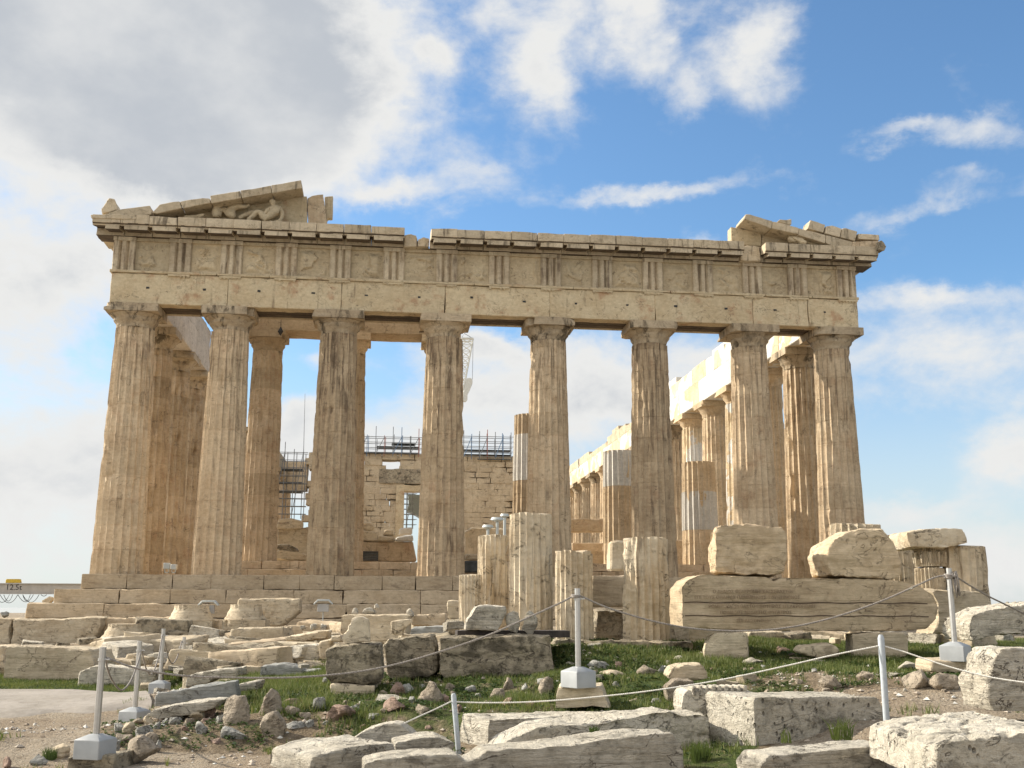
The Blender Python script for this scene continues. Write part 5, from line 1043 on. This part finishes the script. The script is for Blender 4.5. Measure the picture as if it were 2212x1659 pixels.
# ---------------------------------------------------------------- rocks
def rockmesh(w_, h_, dp, seed):
    r_ = random.Random(seed); bm = bmesh.new()
    for k in range(r_.choice([12, 14, 17])):
        v = Vector((r_.gauss(0, 1), r_.gauss(0, 1), r_.gauss(0, 1))).normalized(); bm.verts.new((v.x*w_/2*r_.uniform(.9, 1.12), v.y*dp/2, v.z*h_/2*r_.uniform(.9, 1.15)))
    bmesh.ops.convex_hull(bm, input=bm.verts); bmesh.ops.delete(bm, geom=[v for v in bm.verts if not v.link_faces], context='VERTS')
    bmesh.ops.bevel(bm, geom=list(bm.edges), offset=min(w_, h_)*.05, segments=1, affect='EDGES', clamp_overlap=True)
    for _ in range(5 if w_ > .25 else 3):
        es = [e for e in bm.edges if e.calc_length() > max(.02, w_/16)]
        if not es: break
        bmesh.ops.subdivide_edges(bm, edges=es, cuts=1)
    bmesh.ops.triangulate(bm, faces=bm.faces); bm.normal_update()
    co = np.array([v.co[:] for v in bm.verts]); nr = np.array([v.normal[:] for v in bm.verts]); s_ = 1/max(w_, .1)
    co = co+nr*((fbm(co*s_*2.6+seed*3.3, 4, seed)*.12+fbm(co*s_*9, 3, seed+2)*.035+np.minimum(0, fbm(co*s_*1.7+seed, 3, seed+5))*.12)*min(w_, h_))[:, None]
    for v, c in zip(bm.verts, co): v.co = c
    me = bpy.data.meshes.new('rock'); bm.to_mesh(me); bm.free(); me.polygons.foreach_set('use_smooth', [True]*len(me.polygons)); me.set_sharp_from_angle(angle=R(38)); return me
RK = [0]
def rock(u, v, w_, h_, mat=None, label=None, group=None, d=None, name='rock'):
    RK[0] += 1; k = RK[0]
    if d is None: P, d = ghit(u, v)
    else: P = at(u, v, d)
    W, H = w_/FP*d, h_/FP*d; me = rockmesh(W*1.05, H*1.5, W*(.85 if W > H else 1.), k*7+1); mt = mat or (m_rock, m_rockg, m_rock, m_rockr, m_rockg, m_rock)[k % 6]; me.materials.append(mt)
    o = bpy.data.objects.new(name, me); COL.objects.link(o); o.location = (P[0], P[1]+W*.3, P[2]+H*.42); o.rotation_euler = (rng.uniform(-.1, .1), rng.uniform(-.12, .12), rng.uniform(-.3, .3))
    tag(o, label or 'weathered rock half buried in the grassy slope', 'rock', group or (None if label else 'loose rocks on the slope')); return o
def zr(zone, L, labels={}, dl=None, **k):
    for i, q in enumerate(L):
        cx, cy, w_, h_ = q[:4]; (u, v), = zp(zone, [(cx, cy+h_/2)]); rock(u, v, w_*K, h_*K, q[4] if len(q) > 4 else None, labels.get(i, dl), **k)
gl = dict(group='loose rocks of the rubble heap at lower left', dl='small stone in the rubble heap beside the long grey slab')
zr('L', [(1080, 1545, 345, 180, m_rock), (1850, 1220, 245, 225, m_rock), (1850, 1395, 225, 120, m_rockg), (2125, 1165, 210, 165, m_rock), (2150, 1345, 230, 190, m_rock), (1130, 1395, 165, 115, m_rockg), (1650, 1215, 130, 95, m_rockr), (1590, 1340, 105, 110, m_rockg), (1560, 1245, 150, 90, m_blk), (1005, 1350, 100, 120, m_blk), (925, 1355, 150, 85, m_rockg), (960, 1432, 170, 60, m_rock), (1180, 1280, 100, 70, m_blk), (1700, 1455, 110, 40, m_rockr), (1380, 1290, 100, 55, m_rockg), (280, 1600, 150, 90, m_rockg), (475, 1545, 140, 90, m_blk), (30, 1630, 110, 70, m_rockr)],
   {0: 'largest flat dark rock beside the nearest post footing at lower left', 1: 'large angular boulder on the rubble heap below the long grey slab', 2: 'grey rock lying just below the large angular boulder', 3: 'dark rock on the slope above the broad brown one, left of centre', 4: 'broad brown rock left of centre, below the dark rock',
    5: 'pale grey layered rock on top of the heap beside the nearest post', 6: 'reddish rock under the flat white slab at lower left', 7: 'rounded blue-grey rock left of the large angular boulder', 8: 'buff rock behind the reddish one at lower left', 9: 'upright buff stone beside the second post base', 10: 'slanted grey stone left of the upright buff stone', 11: 'thin brown slab rock right of the nearest marble base', 12: 'round pale stone touching the second post base',
    15: 'leaning stone beside the weed tuft at bottom left', 16: 'sunken buff stone left of the nearest marble base', 17: 'reddish stone at the bottom left corner'})
zr('L', [(1300, 1300, 80, 45), (1495, 1300, 90, 60), (1460, 1350, 60, 45), (900, 1490, 90, 110), (1120, 1470, 120, 60), (1190, 1440, 120, 80), (1240, 1500, 70, 90), (1080, 1300, 100, 50), (1620, 1290, 90, 45), (1740, 1270, 80, 70), (1330, 1240, 110, 50), (1450, 1220, 90, 60), (1240, 1330, 70, 50), (980, 1560, 60, 60)], **gl)
zr('M', [(665, 1260, 245, 130, m_rockr), (520, 1160, 155, 95, m_rockg), (300, 1150, 155, 70, m_rockr), (295, 1215, 125, 70, m_rock), (400, 1240, 90, 80, m_rock), (320, 1340, 190, 60, m_rockg), (1120, 1172, 190, 95, m_rockr), (1080, 1118, 330, 45, m_fg), (1140, 1045, 125, 105, m_rockr), (1215, 1040, 110, 65, m_rockg), (1400, 1085, 215, 135, m_rock), (1505, 1122, 100, 60, m_rockr), (1340, 1200, 125, 105, m_rock), (1960, 1085, 170, 85, m_rock), (2005, 1000, 130, 75, m_rock), (1720, 1040, 95, 50, m_rockg), (790, 1190, 100, 60, m_rockg), (950, 1250, 105, 50, m_rockg), (2005, 1130, 90, 75, m_rockr)],
   {0: 'reddish boulder with dry moss on the slope below the dark square block', 1: 'pale grey rounded rock left of the reddish boulder', 2: 'pinkish flat rock on the slope below the bright grass', 6: 'brown rock under the flat pale slab in the grass', 7: 'flat pale slab lying in the grass below the rounded dark block', 8: 'upright pinkish rock just below the gap of the dark blocks', 9: 'blue-grey rock right of the upright pinkish one', 10: 'large pointed rock under the long dark block', 12: 'pointed rock just left of the short white post', 13: 'flat-topped rock left of the central marble base', 14: 'rock under the right end of the long dark block'})
zr('M', [(440, 1320, 70, 60), (1030, 1215, 75, 40), (1030, 1075, 85, 55), (1330, 1012, 60, 35), (1560, 1030, 90, 60), (870, 1340, 60, 50, m_rockr), (630, 1445, 60, 50, m_rockr), (730, 1462, 75, 45), (95, 1440, 60, 40), (555, 990, 50, 70), (1580, 1075, 60, 50), (1620, 1190, 70, 70), (240, 1180, 60, 50), (1680, 1260, 60, 60), (1390, 1345, 60, 40, m_rockr), (560, 1300, 60, 40), (720, 1150, 60, 40), (200, 1260, 50, 40), (1250, 1120, 60, 50), (830, 1170, 50, 40), (1850, 1150, 70, 40), (1780, 1090, 60, 40)])
zr('C', [(735, 848, 175, 75, m_rockg), (880, 848, 85, 60, m_rockr), (840, 918, 215, 50, m_blk), (1100, 902, 185, 75, m_rock), (1130, 787, 75, 30, m_fg), (1355, 800, 105, 50, m_fg), (1220, 895, 65, 75, m_rockg), (320, 1030, 200, 120, m_rock), (290, 975, 115, 50, m_rockg), (150, 1035, 100, 60, m_rockg), (1985, 826, 205, 60, m_fg), (170, 1160, 80, 50, m_rockr), (740, 1160, 150, 70, m_rock)],
   {0: 'grey rock right of the central marble base', 1: 'pink squarish rock between the grey rock and the pale ones', 2: 'flat buff stone at the right of the central marble base', 3: 'flat-topped pale brown rock in the grass in front of the notched drum', 4: 'small white stone in the grass below the notched drum', 5: 'small pale block in the grass left of the left support stone', 10: 'pale flat slab in the grass between the supports of the inscribed block', 7: 'sloping brown rock left of the central post footing', 12: 'rough rock below the central post footing'})
zr('C', [(1000, 800, 50, 22, m_fg), (500, 832, 70, 20, m_fg), (1270, 825, 50, 30, m_fg), (2040, 890, 80, 35), (1180, 1140, 80, 50), (1000, 1130, 70, 40), (1080, 1060, 60, 40), (860, 1000, 60, 40), (640, 800, 50, 25), (1880, 890, 40, 40), (680, 880, 60, 40), (960, 960, 60, 30), (1620, 880, 50, 30), (1700, 970, 60, 30), (560, 690, 60, 30)])
zr('R', [(702, 1000, 190, 100, m_rock), (985, 938, 165, 55, m_rock), (1195, 925, 120, 35, m_fg), (1430, 970, 290, 120, m_rock), (1620, 985, 240, 130, m_rock), (1278, 1042, 42, 28, m_fg), (320, 728, 120, 55, m_rockr), (380, 775, 90, 35, m_rockr), (640, 1050, 130, 40, m_rock), (1330, 860, 190, 60, m_fg), (2160, 770, 60, 40, m_rockg)],
   {0: 'round reddish-grey rock on the bare soil right of the squared block', 1: 'flat brown rock left of the tall white post', 2: 'flat pale stone right of the tall white post', 3: 'rough earthy rock below the pale ledge at right', 4: 'rough earthy rock under the right post footing'})
zr('R', [(440, 980, 60, 40), (200, 990, 60, 35), (560, 890, 60, 30), (840, 900, 50, 25), (1100, 1000, 40, 20), (1240, 1095, 60, 15), (500, 1040, 40, 25), (1590, 1050, 50, 30), (150, 870, 50, 40), (900, 990, 50, 20), (60, 890, 60, 40)])
rock(*zp('M', [(2050, 575)])[0], 38, 38, m_fg, 'rounded grey and white stone at the foot of the tallest drum', d=14.9); rock(*zp('M', [(2180, 572)])[0], 36, 36, m_fg, 'rounded white stone with a dark underside at the foot of the tallest drum', d=14.9)
rock(*zp('L', [(375, 352)])[0], 30, 11, m_blk, 'small buff stone lying on the left end of the second temple step', d=40.2); rock(*zp('L', [(20, 462)])[0], 20, 12, m_grey, 'small grey stone on the foundation block at the far left edge', d=37)
# ---------------------------------------------------------------- grass, weeds and pebbles
nr_ = np.random.RandomState(4)
def scatter(n, u0, u1, d0, d1, pw=.5):
    d = np.sqrt(nr_.uniform(d0**2, d1**2, n)*pw+(1-pw)*nr_.uniform(d0, d1, n)**2); u = nr_.uniform(u0, u1, n); s = (u-1106)/FP*d
    x = CAM[0]+Hf[0]*d+Hr[0]*s; y = CAM[1]+Hf[1]*d+Hr[1]*s; return x, y, d, u
def mk_stuff(name, V, nv, mat, rnd):
    nf = len(V)//nv; me = bpy.data.meshes.new(name); me.vertices.add(len(V)); me.vertices.foreach_set('co', V.ravel()); me.loops.add(len(V)); me.loops.foreach_set('vertex_index', np.arange(len(V)))
    me.polygons.add(nf); me.polygons.foreach_set('loop_start', np.arange(nf)*nv); me.update(calc_edges=True); me.materials.append(mat)
    a = me.attributes.new('rnd', 'FLOAT', 'POINT'); a.data.foreach_set('value', np.repeat(rnd, len(V)//len(rnd)).astype(np.float32))
    o = bpy.data.objects.new(name, me); COL.objects.link(o); return o
def leafmat(name, a, b, c):
    m = bpy.data.materials.new(name); m.use_nodes = True; t = NT(m.node_tree); at_ = t.n.new('ShaderNodeAttribute'); at_.attribute_name = 'rnd'
    g = t.n.new('ShaderNodeNewGeometry'); n = t.noise(g.outputs['Position'], 1.6, 6, .6)
    col = t.mix(t.m('ADD', t.m('MULTIPLY', at_.outputs['Fac'], .6), t.ss(n, .35, .65, 0, .5)), a, b); col = t.mix(t.ss(at_.outputs['Fac'], .86, .95, 0, .8), col, c)
    p = t.n.new('ShaderNodeBsdfPrincipled'); t.link(col, p.inputs['Base Color']); p.inputs['Roughness'].default_value = .6; tr = t.n.new('ShaderNodeBsdfTranslucent'); t.link(col, tr.inputs[0])
    mx = t.n.new('ShaderNodeMixShader'); mx.inputs[0].default_value = .35; t.l.new(p.outputs[0], mx.inputs[1]); t.l.new(tr.outputs[0], mx.inputs[2]); o = t.n.new('ShaderNodeOutputMaterial'); t.l.new(mx.outputs[0], o.inputs[0]); return m
m_grass = leafmat('grass_blade', (.065, .105, .022), (.19, .22, .055), (.32, .28, .12)); m_weed = leafmat('weed_leaf', (.035, .07, .02), (.09, .13, .035), (.14, .15, .05))
x, y, d, u = scatter(150000, -60, 2280, 8.4, 27)
g = green(x, y); pn = fbm(np.stack([x*1.3, y*1.3, x*0], 1), 4, 8); p2_ = fbm(np.stack([x*3.5, y*3.5, x*0], 1), 3, 9)
keep = (g+pn*1.1+p2_*.5 > .66+nr_.uniform(-.2, .4, len(x))); x, y, d, u, g, pn = [q[keep] for q in (x, y, d, u, g, pn)]
z = gz(x, y); hh = np.clip(.045+.05*np.clip(pn+.2, 0, 1)+.03*nr_.rand(len(x)), .03, .16)*np.where((u > 560) & (u < 740) & (d > 12.6), 1.5, 1.)
nb = 5; V = np.zeros((len(x), nb, 3, 3)); 
for k in range(nb):
    a = nr_.uniform(0, 6.283, len(x)); ox, oy = nr_.uniform(-.035, .035, (2, len(x))); h = hh*nr_.uniform(.6, 1.25, len(x)); w_ = .0032+.00022*d; ln = nr_.uniform(.1, .7, len(x))*h; la = nr_.uniform(0, 6.283, len(x))
    V[:, k, 0] = np.stack([x+ox-w_*np.cos(a), y+oy-w_*np.sin(a), z-.01], 1); V[:, k, 1] = np.stack([x+ox+w_*np.cos(a), y+oy+w_*np.sin(a), z-.01], 1); V[:, k, 2] = np.stack([x+ox+ln*np.cos(la), y+oy+ln*np.sin(la), z+h], 1)
tag(mk_stuff('grass', V.reshape(-1, 3), 3, m_grass, nr_.rand(len(x)*nb)), 'short green grass growing on the slope between the stones', 'grass', kind='stuff')
# low leafy weeds
x, y, d, u = scatter(42000, -60, 2280, 8.4, 22); g = green(x, y); pn = fbm(np.stack([x*2.1, y*2.1, x*0+4], 1), 4, 12)
keep = (g > .12) & (pn+g*.45 > .26+nr_.uniform(-.1, .2, len(x))); x, y, d = [q[keep] for q in (x, y, d)]; z = gz(x, y); nb = 5; V = np.zeros((len(x), nb, 4, 3))
for k in range(nb):
    a = nr_.uniform(0, 6.283, len(x)); L = nr_.uniform(.02, .055, len(x)); wd = L*.32; up = nr_.uniform(.2, .9, len(x))*L; c_, s_ = np.cos(a), np.sin(a); zz = z+nr_.uniform(0, .035, len(x))
    V[:, k, 0] = np.stack([x, y, zz], 1); V[:, k, 1] = np.stack([x+c_*L*.5-s_*wd, y+s_*L*.5+c_*wd, zz+up*.7], 1); V[:, k, 2] = np.stack([x+c_*L, y+s_*L, zz+up*.6], 1); V[:, k, 3] = np.stack([x+c_*L*.5+s_*wd, y+s_*L*.5-c_*wd, zz+up*.7], 1)
tag(mk_stuff('low_weeds', V.reshape(-1, 3), 4, m_weed, nr_.rand(len(x)*nb)), 'dark leafy weeds creeping over the soil', 'weeds', kind='stuff')
# pebbles and marble chips
x, y, d, u = scatter(60000, -60, 2280, 8.4, 26); g = green(x, y); pn = fbm(np.stack([x*1.7, y*1.7, x*0+7], 1), 4, 15)
keep = nr_.rand(len(x)) < np.clip(.42+pn*1.3-g*.25, .03, 1); x, y, d, u = [q[keep] for q in (x, y, d, u)]; z = gz(x, y); n = len(x); sz = .006+.022*nr_.rand(n)**3.2*1.6
onpath = (u < 340) & (d > 14.2) & (d < 18.3); sz = np.where(onpath, sz*.15, sz)
O = np.array([[1, 0, 0], [0, 1, 0], [-1, 0, 0], [0, -1, 0], [0, 0, 1], [0, 0, -1.]]); T3 = [(0, 1, 4), (1, 2, 4), (2, 3, 4), (3, 0, 4), (1, 0, 5), (2, 1, 5), (3, 2, 5), (0, 3, 5)]
PV = O[None]*(sz[:, None, None]*nr_.uniform(.6, 1.5, (n, 6, 1))*np.array([1, 1, .6])); th = nr_.uniform(0, 6.28, n); c_, s_ = np.cos(th), np.sin(th)
PX = PV[:, :, 0]*c_[:, None]-PV[:, :, 1]*s_[:, None]+x[:, None]; PYY = PV[:, :, 0]*s_[:, None]+PV[:, :, 1]*c_[:, None]+y[:, None]; PZ = PV[:, :, 2]+z[:, None]+sz[:, None]*.2
PV = np.stack([PX, PYY, PZ], 2); V = PV[:, np.array(T3)].reshape(-1, 3)
mp = bpy.data.materials.new('pebble'); mp.use_nodes = True; t = NT(mp.node_tree); at_ = t.n.new('ShaderNodeAttribute'); at_.attribute_name = 'rnd'
col = t.mix(at_.outputs['Fac'], (.27, .21, .15), (.52, .46, .38)); col = t.mix(t.ss(at_.outputs['Fac'], .80, .84), col, (.66, .64, .58)); p = t.n.new('ShaderNodeBsdfPrincipled'); t.link(col, p.inputs['Base Color']); p.inputs['Roughness'].default_value = .9; o = t.n.new('ShaderNodeOutputMaterial'); t.l.new(p.outputs[0], o.inputs[0])
tag(mk_stuff('gravel', V, 3, mp, nr_.rand(n)), 'gravel and marble chips strewn over the soil', 'gravel', kind='stuff')
# single weed tufts
def tuft(u, v, h_, n, label, d=None, dead=.0):
    P, d = ghit(u, v) if d is None else (at(u, v, d), d); H = h_/FP*d; V = []; F = []; rr = random.Random(int(u*7))
    for k in range(n):
        a = rr.uniform(0, 6.28); x, y = P[0]+rr.uniform(-1, 1)*H*.45, P[1]+rr.uniform(-1, 1)*H*.3; h = H*rr.uniform(.5, 1.1); l = rr.uniform(.1, .7)*h; w_ = .004; b = len(V)
        V += [(x-w_, y, P[2]-.02), (x+w_, y, P[2]-.02), (x+w_*.8+math.cos(a)*l*.35, y+math.sin(a)*l*.35, P[2]+h*.6), (x-w_*.8+math.cos(a)*l*.35, y+math.sin(a)*l*.35, P[2]+h*.6), (x+math.cos(a)*l, y+math.sin(a)*l, P[2]+h)]; F += [(b, b+1, b+2, b+3), (b+3, b+2, b+4)]
    tag(mesh_obj('weed_tuft', V, F, m_grass, None, (P[0], P[1], P[2])), label, 'weed')
tuft(*zp('L', [(390, 1600)])[0], 28, 90, 'dark green weed tuft on the gravel at bottom left'); tuft(*zp('R', [(770, 1415)])[0], 42, 60, 'wispy grass tuft growing in front of the big squared white block', d=9.0); tuft(*zp('R', [(330, 1440)])[0], 26, 16, 'few thin grass stalks left of the wispy tuft before the squared block', d=9.0)
tuft(*zp('C', [(680, 1400)])[0], 20, 60, 'small grass tuft growing on the fallen pitted shaft', d=9.35); tuft(*zp('C', [(1530, 1600)])[0], 40, 120, 'lush grass tuft in the gap between the long white block and the squared block', d=9.2)

# ---------------------------------------------------------------- rubble in front of the steps: individual blocks, copied with their own size and turn
protos = []
for k in range(9):
    r_ = random.Random(k+50); mb = MB(); a, b, c = r_.uniform(.35, .62), r_.uniform(.22, .4), r_.uniform(.12, .26)
    V = [(x*a*r_.uniform(.75, 1.08), y*b*r_.uniform(.75, 1.08), z*c*r_.uniform(.75, 1.1)) for z in (-1, 1) for x, y in ((-1, -1), (1, -1), (1, 1), (-1, 1))]
    mb.add(V, [(3, 2, 1, 0), (4, 5, 6, 7), (0, 1, 5, 4), (1, 2, 6, 5), (2, 3, 7, 6), (3, 0, 4, 7)]); me = remesh(mb, .03, .02, k+900)
    me.polygons.foreach_set('use_smooth', [True]*len(me.polygons)); me.set_sharp_from_angle(angle=R(36)); me.materials.clear(); me.materials.append((m_blk, m_fg, m_dark, m_blk, m_step, m_fg, m_blk, m_dark, m_blk)[k]); protos.append(me)
def rub(u, d, s_, k, label, group, lift=0.):
    p = at(u, 1300, d); z = float(gz(p[0], p[1])[0]); o = bpy.data.objects.new('broken_block', protos[k]); COL.objects.link(o)
    o.location = (p[0], p[1], z+.09*s_+lift); o.scale = (s_, s_, s_*rng.uniform(.7, 1.2)); o.rotation_euler = (rng.uniform(-.15, .15), rng.uniform(-.15, .15), rng.uniform(-.7, .7)); tag(o, label, 'stone block', group)
for k in range(115):
    d = rng.uniform(18.5, 34.5); u = rng.uniform(270+max(0, (22-d))*60, 980)
    if 330 < u < 435 and d < 27: continue
    rub(u, d, rng.uniform(.5, 1.35)*(1 if d < 26 else 1.2), rng.randrange(9), 'broken ancient block among the rubble in front of the temple steps', 'broken blocks piled before the steps', rng.choice([0, 0, .15]))
for k in range(130): rub(rng.uniform(300, 1000), rng.uniform(16.8, 33), rng.uniform(.18, .42), rng.choice([0, 1, 3, 5, 6, 8]), 'small pale broken stone among the rubble in front of the temple steps', 'small pale stones piled before the steps', rng.choice([0, .05, .2]))
for k in range(22): rub(rng.uniform(-20, 310), rng.uniform(21, 34), rng.uniform(.5, 1.), rng.randrange(9), 'broken ancient block on the ground behind the left rope posts', 'blocks behind the left rope posts')
for k in range(40): rub(rng.uniform(1270, 2180), rng.uniform(17.5, 30), rng.uniform(.4, .9), rng.randrange(9), 'small broken block lying behind the inscribed architrave and drums', 'blocks behind the drums')
for k in range(26): rub(rng.uniform(1180, 2150), rng.uniform(12.5, 16.5), rng.uniform(.12, .3), rng.choice([0, 1, 3, 5, 6]), 'small squared chip of marble lying in the grass before the drums', 'marble chips in the grass before the drums')
